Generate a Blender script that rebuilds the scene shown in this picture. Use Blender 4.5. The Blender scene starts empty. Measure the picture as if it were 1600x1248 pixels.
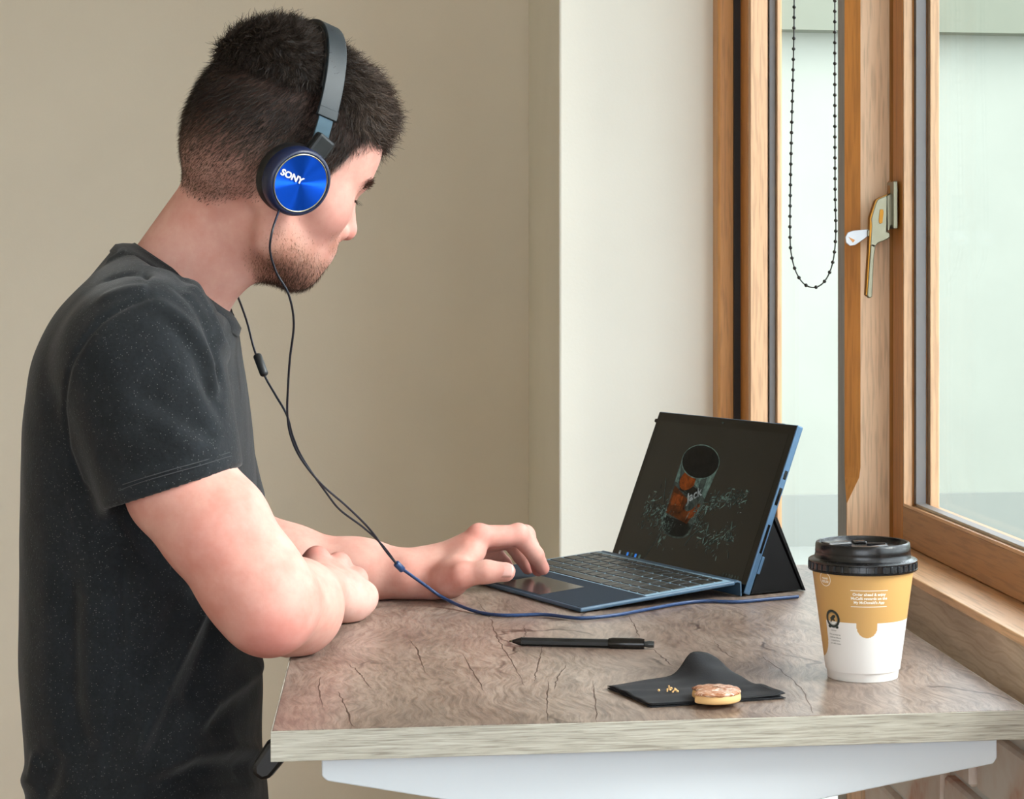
import bpy, bmesh, math, random
import numpy as np
from mathutils import Vector, Matrix

# ------------------------------------------------------------------ camera, sky, exposure
SC = bpy.context.scene
COL = SC.collection
IMW, CX, HY, FPX, YAW = 1600, 1000.0, 452.0, 3098.0, math.radians(7.36)
CAMZ, TBL = 1.388, 1.05
SA, CA = math.sin(YAW), math.cos(YAW)
cd = bpy.data.cameras.new('camera'); cam = bpy.data.objects.new('camera', cd); COL.objects.link(cam)
cam.location = (0, 0, CAMZ); cam.rotation_euler = (math.pi/2, 0, -YAW)
cd.sensor_fit = 'HORIZONTAL'; cd.sensor_width = 36; cd.lens = 36*FPX/IMW
cd.shift_x = (800-CX)/IMW; cd.shift_y = (HY-624)/IMW
cd.clip_start = .02; cd.clip_end = 200
SC.camera = cam
W = bpy.data.worlds.new('sky'); SC.world = W; W.use_nodes = True
W.node_tree.nodes['Background'].inputs[0].default_value = (.89, .96, 1.03, 1)
W.node_tree.nodes['Background'].inputs[1].default_value = 4.5
sd_ = bpy.data.lights.new('hazy_sun', 'SUN'); sd_.energy = 3.6; sd_.angle = math.radians(18); sd_.color = (1.0, .985, .96)
sun = bpy.data.objects.new('hazy_sun', sd_); COL.objects.link(sun); sun.rotation_euler = Vector((-.80, .34, -.60)).to_track_quat('-Z', 'Y').to_euler(); sun.location = (6, -3, 6)
SC.view_settings.view_transform = 'Standard'; SC.view_settings.look = 'None'
SC.view_settings.gamma = 1; SC.view_settings.use_curve_mapping = False
SC.view_settings.exposure = 0.16
try:
    SC.cycles.use_denoising = True; SC.cycles.max_bounces = 10; SC.cycles.diffuse_bounces = 6
    SC.cycles.transparent_max_bounces = 16; SC.cycles.caustics_reflective = False
except Exception: pass

# ------------------------------------------------------------------ helpers
def at(x, y, d):
    "world point seen at photograph pixel (x, y) at depth d along the view"
    u = (x-CX)/FPX*d; w = -(y-HY)/FPX*d
    return Vector((d*SA+u*CA, d*CA-u*SA, CAMZ+w))
def on(x, y, z=TBL):
    "world point at pixel (x, y) on the level z"
    return at(x, y, FPX*(CAMZ-z)/(y-HY))
def v2w(a):
    "view frame (right, depth, up) -> world, arrays"
    a = np.asarray(a, float); o = np.empty_like(a)
    o[..., 0] = a[..., 1]*SA+a[..., 0]*CA; o[..., 1] = a[..., 1]*CA-a[..., 0]*SA; o[..., 2] = a[..., 2]+CAMZ
    return o
def pv(x, y, d):
    "pixel + depth -> view frame"
    return np.array([(x-CX)/FPX*d, d, -(y-HY)/FPX*d])

def tag(o, label=None, cat=None, group=None, kind=None):
    for k, v in (('label', label), ('category', cat), ('group', group), ('kind', kind)):
        if v: o[k] = v
    return o
def link(name, me, parent=None, mat=None, smooth=False, loc=None):
    o = bpy.data.objects.new(name, me); COL.objects.link(o)
    if parent: o.parent = parent
    if loc is not None: o.location = loc
    if mat is not None:
        for m in (mat if isinstance(mat, (list, tuple)) else [mat]): me.materials.append(m)
    if smooth: me.polygons.foreach_set('use_smooth', [True]*len(me.polygons))
    return o
def empty(name, loc, rz=0):
    o = bpy.data.objects.new(name, None); COL.objects.link(o); o.location = loc; o.rotation_euler = (0, 0, rz)
    o.empty_display_size = .05
    return o
def mesh(name, V, F):
    me = bpy.data.meshes.new(name); me.from_pydata([tuple(map(float, v)) for v in V], [], [tuple(f) for f in F]); me.update()
    return me
def bm_mesh(name, bm):
    me = bpy.data.meshes.new(name); bm.normal_update(); bm.to_mesh(me); bm.free(); return me
def box(name, lo, hi, parent=None, mat=None, bev=0, seg=2):
    bm = bmesh.new(); bmesh.ops.create_cube(bm, size=1)
    c = [(a+b)/2 for a, b in zip(lo, hi)]; s = [b-a for a, b in zip(lo, hi)]
    for v in bm.verts: v.co = Vector([v.co[i]*s[i]+c[i] for i in range(3)])
    if bev: bmesh.ops.bevel(bm, geom=list(bm.edges), offset=bev, segments=seg, affect='EDGES', profile=.5)
    return link(name, bm_mesh(name, bm), parent, mat, smooth=False)
def prism(name, pts, vec, parent=None, mat=None, bev=0, seg=2, holes=()):
    "closed polygon (3D points) swept along vec"
    bm = bmesh.new(); vs = [bm.verts.new(p) for p in pts]
    f = bm.faces.new(vs); r = bmesh.ops.extrude_face_region(bm, geom=[f])
    for g in r['geom']:
        if isinstance(g, bmesh.types.BMVert): g.co += Vector(vec)
    bmesh.ops.recalc_face_normals(bm, faces=bm.faces)
    if bev: bmesh.ops.bevel(bm, geom=[e for e in bm.edges if len(e.link_faces) == 2 and e.calc_face_angle() > .35], offset=bev, segments=seg, affect='EDGES', profile=.5, clamp_overlap=True)
    return link(name, bm_mesh(name, bm), parent, mat)
def lathe(name, prof, n=64, parent=None, mat=None, loc=None, smooth=True, cap=True):
    V, F = [], []
    for r, z in prof:
        for i in range(n):
            t = 2*math.pi*i/n; V.append((r*math.cos(t), r*math.sin(t), z))
    for j in range(len(prof)-1):
        for i in range(n):
            a, b = j*n+i, j*n+(i+1) % n; F.append((a, b, b+n, a+n))
    if cap and prof[0][0] > 1e-6: F.append(tuple(range(n-1, -1, -1)))
    if cap and prof[-1][0] > 1e-6: F.append(tuple((len(prof)-1)*n+i for i in range(n)))
    me = mesh(name, V, F); bm = bmesh.new(); bm.from_mesh(me); bmesh.ops.remove_doubles(bm, verts=bm.verts, dist=1e-6)
    bmesh.ops.recalc_face_normals(bm, faces=bm.faces); bm.to_mesh(me); bm.free()
    o = link(name, me, parent, mat, loc=loc)
    if smooth: auto_smooth(me)
    return o
def auto_smooth(me, ang=40):
    me.polygons.foreach_set('use_smooth', [True]*len(me.polygons)); me.set_sharp_from_angle(angle=math.radians(ang))
def spline(P, n):
    "Catmull-Rom through points, n samples per span"
    P = [np.asarray(p, float) for p in P]; out = []
    Q = [2*P[0]-P[1]]+P+[2*P[-1]-P[-2]]
    for i in range(1, len(Q)-2):
        for k in range(n):
            t = k/n; a, b, c, d = Q[i-1], Q[i], Q[i+1], Q[i+2]
            out.append(.5*((2*b)+(c-a)*t+(2*a-5*b+4*c-d)*t*t+(3*b-a-3*c+d)*t**3))
    out.append(P[-1]); return out
def tube(name, pts, r, parent=None, mat=None, n=8, flat=1.0, cap=True):
    "tube along points (r may be a list)"
    pts = [Vector(p) for p in pts]; V, F = [], []
    up = Vector((0, 0, 1)); prev = None
    for i, p in enumerate(pts):
        t = (pts[min(i+1, len(pts)-1)]-pts[max(i-1, 0)]).normalized()
        if prev is None:
            s = t.cross(up) if abs(t.z) < .95 else t.cross(Vector((0, 1, 0)))
        else: s = prev-t*prev.dot(t)
        s.normalize(); prev = s; q = t.cross(s)
        rr = r[i] if isinstance(r, (list, tuple, np.ndarray)) else r
        for k in range(n):
            a = 2*math.pi*k/n; V.append(p+s*math.cos(a)*rr+q*math.sin(a)*rr*flat)
    for i in range(len(pts)-1):
        for k in range(n):
            a, b = i*n+k, i*n+(k+1) % n; F.append((a, b, b+n, a+n))
    if cap: F.append(tuple(range(n-1, -1, -1))); F.append(tuple((len(pts)-1)*n+k for k in range(n)))
    o = link(name, mesh(name, V, F), parent, mat); auto_smooth(o.data, 50); return o
def text_geo(s, size, bold=0.0, align='CENTER'):
    "2D triangles of a line of lettering: verts (x, y), faces"
    cu = bpy.data.curves.new('lettering', 'FONT'); cu.body = s; cu.size = size; cu.align_x = align; cu.offset = bold; cu.resolution_u = 3
    o = bpy.data.objects.new('lettering', cu); COL.objects.link(o)
    dg = bpy.context.evaluated_depsgraph_get(); me = o.evaluated_get(dg).to_mesh()
    V = [tuple(v.co) for v in me.vertices]; F = [tuple(p.vertices) for p in me.polygons]
    o.evaluated_get(dg).to_mesh_clear(); bpy.data.objects.remove(o); bpy.data.curves.remove(cu)
    return V, F

# ------------------------------------------------------------------ materials
def nodes(name):
    m = bpy.data.materials.new(name); m.use_nodes = True; nt = m.node_tree
    return m, nt, nt.nodes['Principled BSDF']
def lin(c):
    "sRGB 0-255 -> linear"
    return tuple((x/255/12.92 if x <= 10.3 else ((x/255+.055)/1.055)**2.4) for x in c)+(1,)
def plain(name, rgb, rough=.5, metal=0, coat=0, spec=.5, emit=None, sheen=0):
    m, nt, b = nodes(name); b.inputs['Base Color'].default_value = lin(rgb); b.inputs['Roughness'].default_value = rough
    b.inputs['Metallic'].default_value = metal; b.inputs['Coat Weight'].default_value = coat; b.inputs['Specular IOR Level'].default_value = spec
    if sheen: b.inputs['Sheen Weight'].default_value = sheen; b.inputs['Sheen Roughness'].default_value = .4
    if emit: b.inputs['Emission Color'].default_value = lin(emit[0]); b.inputs['Emission Strength'].default_value = emit[1]
    # faint procedural unevenness in the finish
    n = nt.nodes.new('ShaderNodeTexNoise'); n.inputs['Scale'].default_value = 60; n.inputs['Detail'].default_value = 3
    r = nt.nodes.new('ShaderNodeMapRange'); r.inputs[3].default_value = max(0, rough-.04); r.inputs[4].default_value = min(1, rough+.04)
    nt.links.new(n.outputs[0], r.inputs[0]); nt.links.new(r.outputs[0], b.inputs['Roughness'])
    return m
def add(nt, typ, **kw):
    n = nt.nodes.new('ShaderNode'+typ)
    for k, v in kw.items():
        if k in ('ins',):
            for a, b in v.items():
                if hasattr(b, 'is_output') or isinstance(b, bpy.types.NodeSocket): nt.links.new(b, n.inputs[a])
                else: n.inputs[a].default_value = b
        else: setattr(n, k, v)
    return n
def coords(nt, scale=(1, 1, 1), rot=(0, 0, 0), kind='Object'):
    tc = add(nt, 'TexCoord'); mp = add(nt, 'Mapping', ins={0: tc.outputs[kind], 3: scale, 2: rot}); return mp.outputs[0]
def ramp(nt, fac, stops):
    r = add(nt, 'ValToRGB', ins={0: fac}); e = r.color_ramp.elements
    while len(e) < len(stops): e.new(.5)
    for el, (p, c) in zip(e, stops): el.position = p; el.color = c if len(c) == 4 else lin(c)
    return r.outputs[0]
def mixc(nt, fac, a, b, mode='MIX'):
    n = add(nt, 'Mix', data_type='RGBA', blend_type=mode)
    for s, v in ((0, fac), (6, a), (7, b)):
        if isinstance(v, bpy.types.NodeSocket): nt.links.new(v, n.inputs[s])
        else: n.inputs[s].default_value = v
    return n.outputs[2]
def bump(nt, b, h, strength=.3, dist=.002):
    n = add(nt, 'Bump', ins={'Height': h, 'Strength': strength, 'Distance': dist}); nt.links.new(n.outputs[0], b.inputs['Normal'])
def wood(name, c1, c2, axis, scale=9, rough=.42, stretch=14, pores=.22):
    "straight-grained timber; axis = direction of the grain"
    m, nt, b = nodes(name); s = [scale]*3; s[axis] = scale/stretch
    v = coords(nt, s)
    n1 = add(nt, 'TexNoise', ins={'Vector': v, 'Scale': 2.0, 'Detail': 6, 'Roughness': .6, 'Distortion': .6})
    s2 = [90]*3; s2[axis] = 5; v2 = coords(nt, s2)
    n2 = add(nt, 'TexNoise', ins={'Vector': v2, 'Scale': 3.0, 'Detail': 3})
    col = ramp(nt, n1.outputs[0], [(.3, c1), (.7, c2)])
    col = mixc(nt, pores, col, ramp(nt, n2.outputs[0], [(.38, (70, 45, 22)), (.52, (255, 255, 255))]), 'MULTIPLY')
    nt.links.new(col, b.inputs['Base Color']); b.inputs['Roughness'].default_value = rough
    bump(nt, b, n2.outputs[0], .15, .001)
    return m
def wallpaint(name, rgb):
    m, nt, b = nodes(name); v = coords(nt)
    n = add(nt, 'TexNoise', ins={'Vector': v, 'Scale': 2.2, 'Detail': 5, 'Roughness': .6})
    c = lin(rgb); c2 = tuple(x*.93 for x in c[:3])+(1,)
    nt.links.new(ramp(nt, n.outputs[0], [(.3, c2), (.7, c)]), b.inputs['Base Color']); b.inputs['Roughness'].default_value = .8
    n2 = add(nt, 'TexNoise', ins={'Vector': v, 'Scale': 220, 'Detail': 2}); bump(nt, b, n2.outputs[0], .12, .001)
    return m
M = {}
M['wall'] = wallpaint('cream wall paint', (224, 215, 197))
M['white_wall'] = wallpaint('white reveal plaster', (234, 232, 221))
M['oak'] = wood('varnished oak upright', (224, 182, 142), (238, 206, 170), 2, 10)  # lit-face tone: daylight put into the oak colour
M['oak_shade'] = wood('shade toned amber oak upright', (172, 108, 42), (200, 134, 60), 2, 10)  # room-facing faces: shade put into the oak colour
M['oak_rail'] = wood('shade toned amber oak rail', (166, 116, 68), (188, 142, 94), 1, 10)  # rail colour darkened for its side turned from daylight
M['oak_sill'] = wood('oak sill', (212, 164, 118), (230, 190, 148), 1, 10)
M['oak_bead'] = wood('pale oak bead', (188, 146, 108), (206, 168, 132), 2, 10)
M['oak_amber'] = wood('amber oak', (196, 134, 66), (216, 158, 92), 2, 10)
M['reflect_grey'] = wood('grey reflection tone', (110, 98, 88), (150, 140, 128), 2, 14)  # grey put in for the reflection at the pane edge
M['black_gap'] = plain('black shade in gap', (16, 13, 12), .6)  # black put in for the shade inside the open gaps
M['alu'] = plain('aluminium spacer bar', (104, 104, 106), .5, .3)
M['white_metal'] = plain('white powder coated steel', (222, 231, 238), .3)
M['black_plastic'] = plain('black plastic', (16, 17, 19), .4)
M['steel'] = plain('brushed nickel', (128, 124, 106), .38, 1)
M['brass_edge'] = plain('brass coloured edge', (150, 104, 42), .4, 1)
M['bead'] = plain('dark bead chain', (40, 42, 40), .35, .3)
M['concrete'] = plain('pale paving', (128, 132, 126), .9)
M['floor'] = wood('brown floorboards', (120, 92, 66), (150, 118, 88), 0, 6)
def glass_mat(name, refl=.035, tint=(.98, .99, .985, 1)):
    m = bpy.data.materials.new(name); m.use_nodes = True; nt = m.node_tree; nt.nodes.clear()
    o = add(nt, 'OutputMaterial'); t = add(nt, 'BsdfTransparent', ins={0: tint}); g = add(nt, 'BsdfGlossy', ins={'Roughness': .02})
    mx = add(nt, 'MixShader', ins={0: refl, 1: t.outputs[0], 2: g.outputs[0]})
    nt.links.new(mx.outputs[0], o.inputs[0]); return m
M['glass'] = glass_mat('window glass')
def tabletop_mat():
    m, nt, b = nodes('grey brown wood laminate'); v = coords(nt, (1, 1, 1))
    w1 = add(nt, 'TexNoise', ins={'Vector': coords(nt, (5, 2.2, 5)), 'Scale': 1.3, 'Detail': 3, 'Distortion': 1.2})
    wv = add(nt, 'TexWave', wave_type='RINGS', ins={'Vector': coords(nt, (5, 1.6, 5), (0, 0, .35)), 'Scale': 2.0, 'Distortion': 12, 'Detail': 5, 'Detail Scale': 2.2, 'Detail Roughness': .62})
    lowf = add(nt, 'TexNoise', ins={'Vector': v, 'Scale': 6, 'Detail': 2})
    warp = add(nt, 'VectorMath', operation='ADD', ins={0: v, 1: add(nt, 'VectorMath', operation='SCALE', ins={0: lowf.outputs[1], 3: .11}).outputs[0]})
    st1 = add(nt, 'Mapping', ins={0: warp.outputs[0], 3: (230, 34, 60)})
    fine = add(nt, 'TexNoise', ins={'Vector': st1.outputs[0], 'Scale': 1, 'Detail': 5, 'Roughness': .7, 'Distortion': .4})
    col = ramp(nt, w1.outputs[0], [(.28, (142, 122, 110)), (.55, (165, 148, 136)), (.75, (182, 169, 159))])
    col = mixc(nt, .34, col, ramp(nt, wv.outputs[0], [(0, (96, 76, 62)), (.35, (190, 180, 170)), (1, (220, 214, 206))]), 'MULTIPLY')
    col = mixc(nt, .6, col, ramp(nt, fine.outputs[0], [(.38, (124, 104, 90)), (.60, (255, 252, 250))]), 'MULTIPLY')
    # short dark splits
    vo = add(nt, 'TexVoronoi', feature='DISTANCE_TO_EDGE', ins={'Vector': add(nt, 'VectorMath', operation='ADD', ins={0: coords(nt, (9, 3.2, 9), (0, 0, .3)), 1: add(nt, 'VectorMath', operation='SCALE', ins={0: add(nt, 'TexNoise', ins={'Vector': v, 'Scale': 14, 'Detail': 3}).outputs[1], 3: .55}).outputs[0]}).outputs[0], 'Scale': 1})
    msk = add(nt, 'TexNoise', ins={'Vector': v, 'Scale': 7.5, 'Detail': 1})
    a = add(nt, 'MapRange', ins={0: vo.outputs[0], 1: .006, 2: .022, 3: 1.0, 4: 0.0}); k = add(nt, 'MapRange', ins={0: msk.outputs[0], 1: .54, 2: .60})
    f = add(nt, 'Math', operation='MULTIPLY', ins={0: a.outputs[0], 1: k.outputs[0]})
    col = mixc(nt, f.outputs[0], col, lin((62, 44, 36)))
    nt.links.new(col, b.inputs['Base Color']); b.inputs['Roughness'].default_value = .30; b.inputs['Specular IOR Level'].default_value = .6
    bump(nt, b, fine.outputs[0], .35, .0008)
    return m
M['tabletop'] = tabletop_mat()
def edge_mat():
    m, nt, b = nodes('pale grey oak edging')
    n = add(nt, 'TexNoise', ins={'Vector': coords(nt, (24, 24, 640)), 'Scale': 1, 'Detail': 4, 'Roughness': .6, 'Distortion': .7})
    nt.links.new(ramp(nt, n.outputs[0], [(.32, (146, 140, 128)), (.52, (186, 183, 169)), (.7, (204, 203, 192))]), b.inputs['Base Color'])
    b.inputs['Roughness'].default_value = .5; bump(nt, b, n.outputs[0], .2, .0008); return m
M['edging'] = edge_mat()
def apron_mat():
    m, nt, b = nodes('limed oak board')
    wv = add(nt, 'TexWave', wave_type='BANDS', bands_direction='Z', ins={'Vector': coords(nt, (1, 3.5, 16)), 'Scale': 2.2, 'Distortion': 9, 'Detail': 3, 'Detail Scale': 1.4, 'Detail Roughness': .55})
    n = add(nt, 'TexNoise', ins={'Vector': coords(nt, (30, 8, 60)), 'Scale': 1, 'Detail': 4})
    col = ramp(nt, wv.outputs[0], [(0, (188, 168, 146)), (.14, (196, 176, 154)), (.6, (204, 187, 167)), (1, (198, 180, 160))])
    col = mixc(nt, .35, col, ramp(nt, n.outputs[0], [(.35, (160, 140, 120)), (.6, (255, 255, 255))]), 'MULTIPLY')
    nt.links.new(col, b.inputs['Base Color']); b.inputs['Roughness'].default_value = .6; return m
M['apron'] = apron_mat()
def brick_mat():
    m, nt, b = nodes('lime washed brick'); v = coords(nt)
    n = add(nt, 'TexNoise', ins={'Vector': v, 'Scale': 9, 'Detail': 4, 'Roughness': .6})
    oi = add(nt, 'ObjectInfo')
    col = ramp(nt, n.outputs[0], [(.40, (236, 230, 222)), (.56, (226, 208, 194)), (.68, (206, 140, 106))])
    col = mixc(nt, .35, col, ramp(nt, oi.outputs['Random'], [(0, (255, 245, 235)), (1, (224, 200, 186))]), 'MULTIPLY')
    nt.links.new(col, b.inputs['Base Color']); b.inputs['Roughness'].default_value = .85; bump(nt, b, n.outputs[0], .4, .004); return m
M['brick'] = brick_mat()
M['mortar'] = wallpaint('lime mortar', (226, 222, 214))
M['facade'] = wallpaint('pale green grey render', (144, 148, 138))
M['facade_roof'] = wallpaint('grey green fascia', (112, 116, 102))

# ------------------------------------------------------------------ room shell
XS, XA, XG = .595, .545, .622          # sash face, apron / post face, glass
YP, YB = 2.296, 3.92                   # near face of the window post, far wall
RX0, RY0, CEIL = -2.6, -2.4, 2.7
def struct(o): o['kind'] = 'structure'; return o
struct(box('floor', (RX0-.2, RY0-.2, -.1), (.7, YB+.15, 0), None, M['floor']))
struct(box('ceiling', (RX0-.2, RY0-.2, CEIL), (.86, YB+.15, CEIL+.12), None, M['wall']))
struct(box('wall_back', (RX0-.2, YB, 0), (.628, YB+.15, CEIL), None, M['wall']))
struct(box('wall_left', (RX0-.15, RY0, 0), (RX0, YB, CEIL), None, M['wall']))
PX = at(872, 400, 3.262).x
struct(box('wall_pier', (PX, 3.235, 0), (.628, YB, CEIL), None, M['white_wall'], .004))
# wall behind the camera: parapet, lintel, piers; opening added for fill light
def wall_front():
    bm = bmesh.new()
    for lo, hi in (((RX0, RY0-.15, 0), (.9, RY0, .5)), ((RX0, RY0-.15, 2.45), (.9, RY0, CEIL)), ((RX0, RY0-.15, .5), (-2.0, RY0, 2.45)), ((.55, RY0-.15, .5), (.9, RY0, 2.45))):
        r = bmesh.ops.create_cube(bm, size=1)
        for v in r['verts']: v.co = Vector([v.co[i]*(hi[i]-lo[i])+(hi[i]+lo[i])/2 for i in range(3)])
    return link('wall_front', bm_mesh('wall_front', bm), None, M['wall'])
struct(wall_front())
# right wall: brick below the sill, lintel above
BY0, BY1 = -2.4, YP+.01
wr = struct(box('wall_right', (XA+.028, BY0, 0), (.86, BY1, 1.04), None, M['mortar']))
struct(box('trim_8', (XA+.03, BY0, 2.42), (.86, 3.24, CEIL), None, M['wall']))
bmesh_brick = box('brick', (-.006, -.1055, -.0315), (.03, .1055, .0315), wr, M['brick'], .003, 1)
bmesh_brick.location = (XA+.02, 2.15, .9)
rng = random.Random(4)
first = True
for row in range(9):
    z = .94-row*.075
    for k in range(7):
        y = 2.18-k*.222-(row % 2)*.111
        if y < .7: continue
        o = bmesh_brick if first else bmesh_brick.copy()
        if not first: COL.objects.link(o); o.parent = wr
        first = False
        o.location = (XA+.022+rng.uniform(-.003, .003), y, z); o.rotation_euler = (0, rng.uniform(-.02, .02), rng.uniform(-.01, .01))
# apron board and sill
struct(box('trim_1', (XA, BY0+.1, 1.0), (XA+.028, YP, 1.084), None, M['apron'], .0015))
struct(box('trim_2', (XA-.006, BY0+.1, 1.084), (XG+.05, YP, 1.0925), None, M['oak_sill'], .0012))
# post between the two windows, with a stopped chamfer
def post(name, y0, depth, x0, x1, z1):
    # far room-side arris chamfered above z = 1.16
    cz, c = 1.165, .017
    sect = lambda ch: [(x0+ch, y0), (x1, y0), (x1, y0+depth), (x0, y0+depth), (x0, y0+ch*.6)]
    V, F = [], []; zs = [(0, .0005), (cz-.03, .0005), (cz-.012, c*.55), (cz, c*.9), (cz+.012, c), (z1, c)]
    for z, ch in zs: V += [(x, y, z) for x, y in sect(ch)]
    for j in range(len(zs)-1):
        for i in range(5):
            a, b = j*5+i, j*5+(i+1) % 5; F.append((a, b, b+5, a+5))
    F += [(4, 3, 2, 1, 0), tuple((len(zs)-1)*5+i for i in range(5))]
    me = mesh(name, V, F); o = link(name, me, None, [M['oak'], M['oak_shade'], M['reflect_grey']])
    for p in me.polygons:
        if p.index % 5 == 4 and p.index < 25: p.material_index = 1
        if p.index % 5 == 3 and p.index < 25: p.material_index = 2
    return o
struct(post('trim_3', YP, .045, XA-.002, XS, 2.42))
struct(box('trim_4', (XS-.001, YP+.004, 0), (XG+.025, YP+.044, 2.42), None, M['oak_shade']))
# casement window above the sill
def casement(name, y1, y0, z0, z1):
    "opening sash, far stile at y1, near stile at y0; parts in world axes around the far lower corner"
    o = empty(name, (XS, y1, z0)); struct(o)
    wy, th = .044, .041; L = y1-y0; Hh = z1-z0
    def b(n, lo, hi, m, bev=.0015): return box(n, lo, hi, o, M[m], bev)
    b('stile', (0, -wy, 0), (th, 0, Hh), 'oak_shade'); b('stile', (0, -L, 0), (th, -L+wy, Hh), 'oak_shade')
    b('rail', (0, -L+wy, 0), (th, -wy, .044), 'oak_rail'); b('rail', (0, -L+wy, Hh-.044), (th, -wy, Hh), 'oak_rail')
    # splayed glazing beads, coloured paler as if daylight fell on them
    b('glazing_bead', (.0005, -wy-.004, .044), (.0105, -wy, Hh-.044), 'oak_bead', .0005); b('glazing_bead', (.0005, -L+wy, .044), (.0105, -L+wy+.004, Hh-.044), 'oak_bead', .0005)
    prism('glazing_bead', [(0.0005, -wy-.004, .044), (0.0005, -wy-.004, .0475), (.0105, -wy-.004, .0435), (.0105, -wy-.004, .04)], (0, -(L-2*wy-.008), 0), o, M['oak_sill'])
    for k in (0, 1):
        x = .0106+k*.0160
        p = box('pane', (x, -L+wy-.005, .036), (x+.0022, -wy+.004, Hh-.036), o, M['glass'])
    x = .0125
    b('spacer_bar', (x+.001, -wy-.0095, .046), (x+.013, -wy-.0005, Hh-.046), 'alu', .0005); b('spacer_bar', (x+.001, -L+wy, .046), (x+.013, -L+wy+.009, Hh-.046), 'alu', .0005)
    b('spacer_bar', (x+.001, -L+wy+.009, .0405), (x+.013, -wy-.0095, .0475), 'alu', .0005)
    b('outer_bead', (x+.0165, -wy-.014, .042), (x+.0275, -wy-.0005, Hh-.045), 'oak_bead', .001); b('outer_bead', (x+.0165, -L+wy, .026), (x+.0275, -wy-.0005, .0415), 'oak_bead', .001)
    b('gap_strip', (.004, 0, 0), (th-.008, .0145, Hh), 'black_gap', 0)  # black strip fills the gap in place of its shade
    return o
casement('window_1', YP-.016, 1.26, 1.0935, 2.41)
casement('window_2', 1.20, .16, 1.0935, 2.41)
struct(box('trim_6', (XA-.002, 1.205, 1.0935), (XG+.06, 1.255, 2.42), None, M['oak'], .002))
casement('window_4', .095, -.95, 1.0935, 2.41); casement('window_5', -1.01, -2.1, 1.0935, 2.41)
struct(box('trim_5', (XA-.002, -1.005, 1.0935), (XG+.06, -.955, 2.42), None, M['oak'], .002))
struct(box('trim_7', (XA-.002, .10, 1.0935), (XG+.06, .155, 2.42), None, M['oak'], .002))
struct(box('wall_right_pier', (XA+.03, BY0, 1.04), (.86, -2.15, 2.42), None, M['wall']))
# tall glazed door leaf beyond the post
def glazed_leaf():
    yj = 3.235
    o = empty('window_3', (XA, yj, 0)); struct(o)
    def b(n, lo, hi, m, bev=.0015): return box(n, lo, hi, o, M[m], bev)
    b('jamb', (-.006, -.052, 0), (.075, 0, 2.42), 'oak_amber', .004)
    b('gap_strip', (.019, -.062, 0), (.0295, -.0525, 2.41), 'black_gap', 0)
    b('stile', (.030, -.125, 0.02), (.085, -.0645, 2.41), 'oak_shade'); 
    b('glazing_bead', (.0305, -.145, .1), (.058, -.1255, 2.35), 'oak_bead', .001)
    b('spacer_bar', (.062, -.1395, .1), (.0715, -.1255, 2.35), 'alu', .0005)
    b('outer_bead', (.0725, -.150, .1), (.0790, -.1255, 2.35), 'oak_bead', .001)
    b('pane', (.0585, -.85, .09), (.0615, -.1255, 2.38), 'glass', 0)
    b('rail', (.030, -.85, .02), (.085, -.1255, .09), 'oak_rail'); b('rail', (.030, -.85, 2.38), (.085, -.1255, 2.41), 'oak_rail')
    return o
glazed_leaf()

# outside: paved yard and a rendered wall across it
struct(box('ground', (.92, -30, -.3), (40, 40, -.02), None, M['concrete']))
fc = tag(empty('garden_building', (8, 10.7, -.02)), 'pale rendered building seen through the window panes', 'building')
box('wall', (-7.5, 0, 0), (12, .3, 2.82), fc, M['facade']); box('fascia', (-7.6, -.12, 2.82), (12, .35, 3.6), fc, M['facade_roof']); box('plinth', (-7.5, -.04, 0), (12, 0, .28), fc, M['concrete'])

# ------------------------------------------------------------------ standing desk
TX0, TX1, TY0, TY1, TT = -.086, .517, 1.541, 2.39, .0237
desk = tag(empty('standing_desk', (.2155, 1.965, 0)), 'standing desk with grey brown wood top, pale edging and white steel legs', 'desk')
def dk(n, lo, hi, m, bev=.001):
    return box(n, (lo[0]-.2155, lo[1]-1.965, lo[2]), (hi[0]-.2155, hi[1]-1.965, hi[2]), desk, M[m], bev)
dk('tabletop', (TX0+.0012, TY0+.0012, TBL-TT), (TX1-.0012, TY1-.0012, TBL), 'tabletop', .0004)
dk('edging', (TX0, TY0, TBL-TT), (TX1, TY0+.0011, TBL-.0003), 'edging', .0004); dk('edging', (TX0, TY1-.0011, TBL-TT), (TX1, TY1, TBL-.0003), 'edging', .0004)
dk('edging', (TX0, TY0+.0012, TBL-TT), (TX0+.0011, TY1-.0012, TBL-.0003), 'edging', .0004); dk('edging', (TX1-.0011, TY0+.0012, TBL-TT), (TX1, TY1-.0012, TBL-.0003), 'edging', .0004)
zu = TBL-TT
for y in (1.560, 2.34):
    pr = [(-.048, 0), (-.048, -.0165), (-.044, -.0205), (.17, -.062), (.262, -.062), (.491, -.0235), (.494, -.019), (.494, 0)]
    prism('support_arm', [(x-.2155, y-1.965, zu+z) for x, z in pr], (0, .03, 0), desk, M['white_metal'], .0012)
    dk('leg', (.176, y-.008, .05), (.256, y+.04, zu-.06), 'white_metal', .004)
    dk('foot', (-.04, y-.02, 0), (.48, y+.05, .05), 'white_metal', .008)
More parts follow.
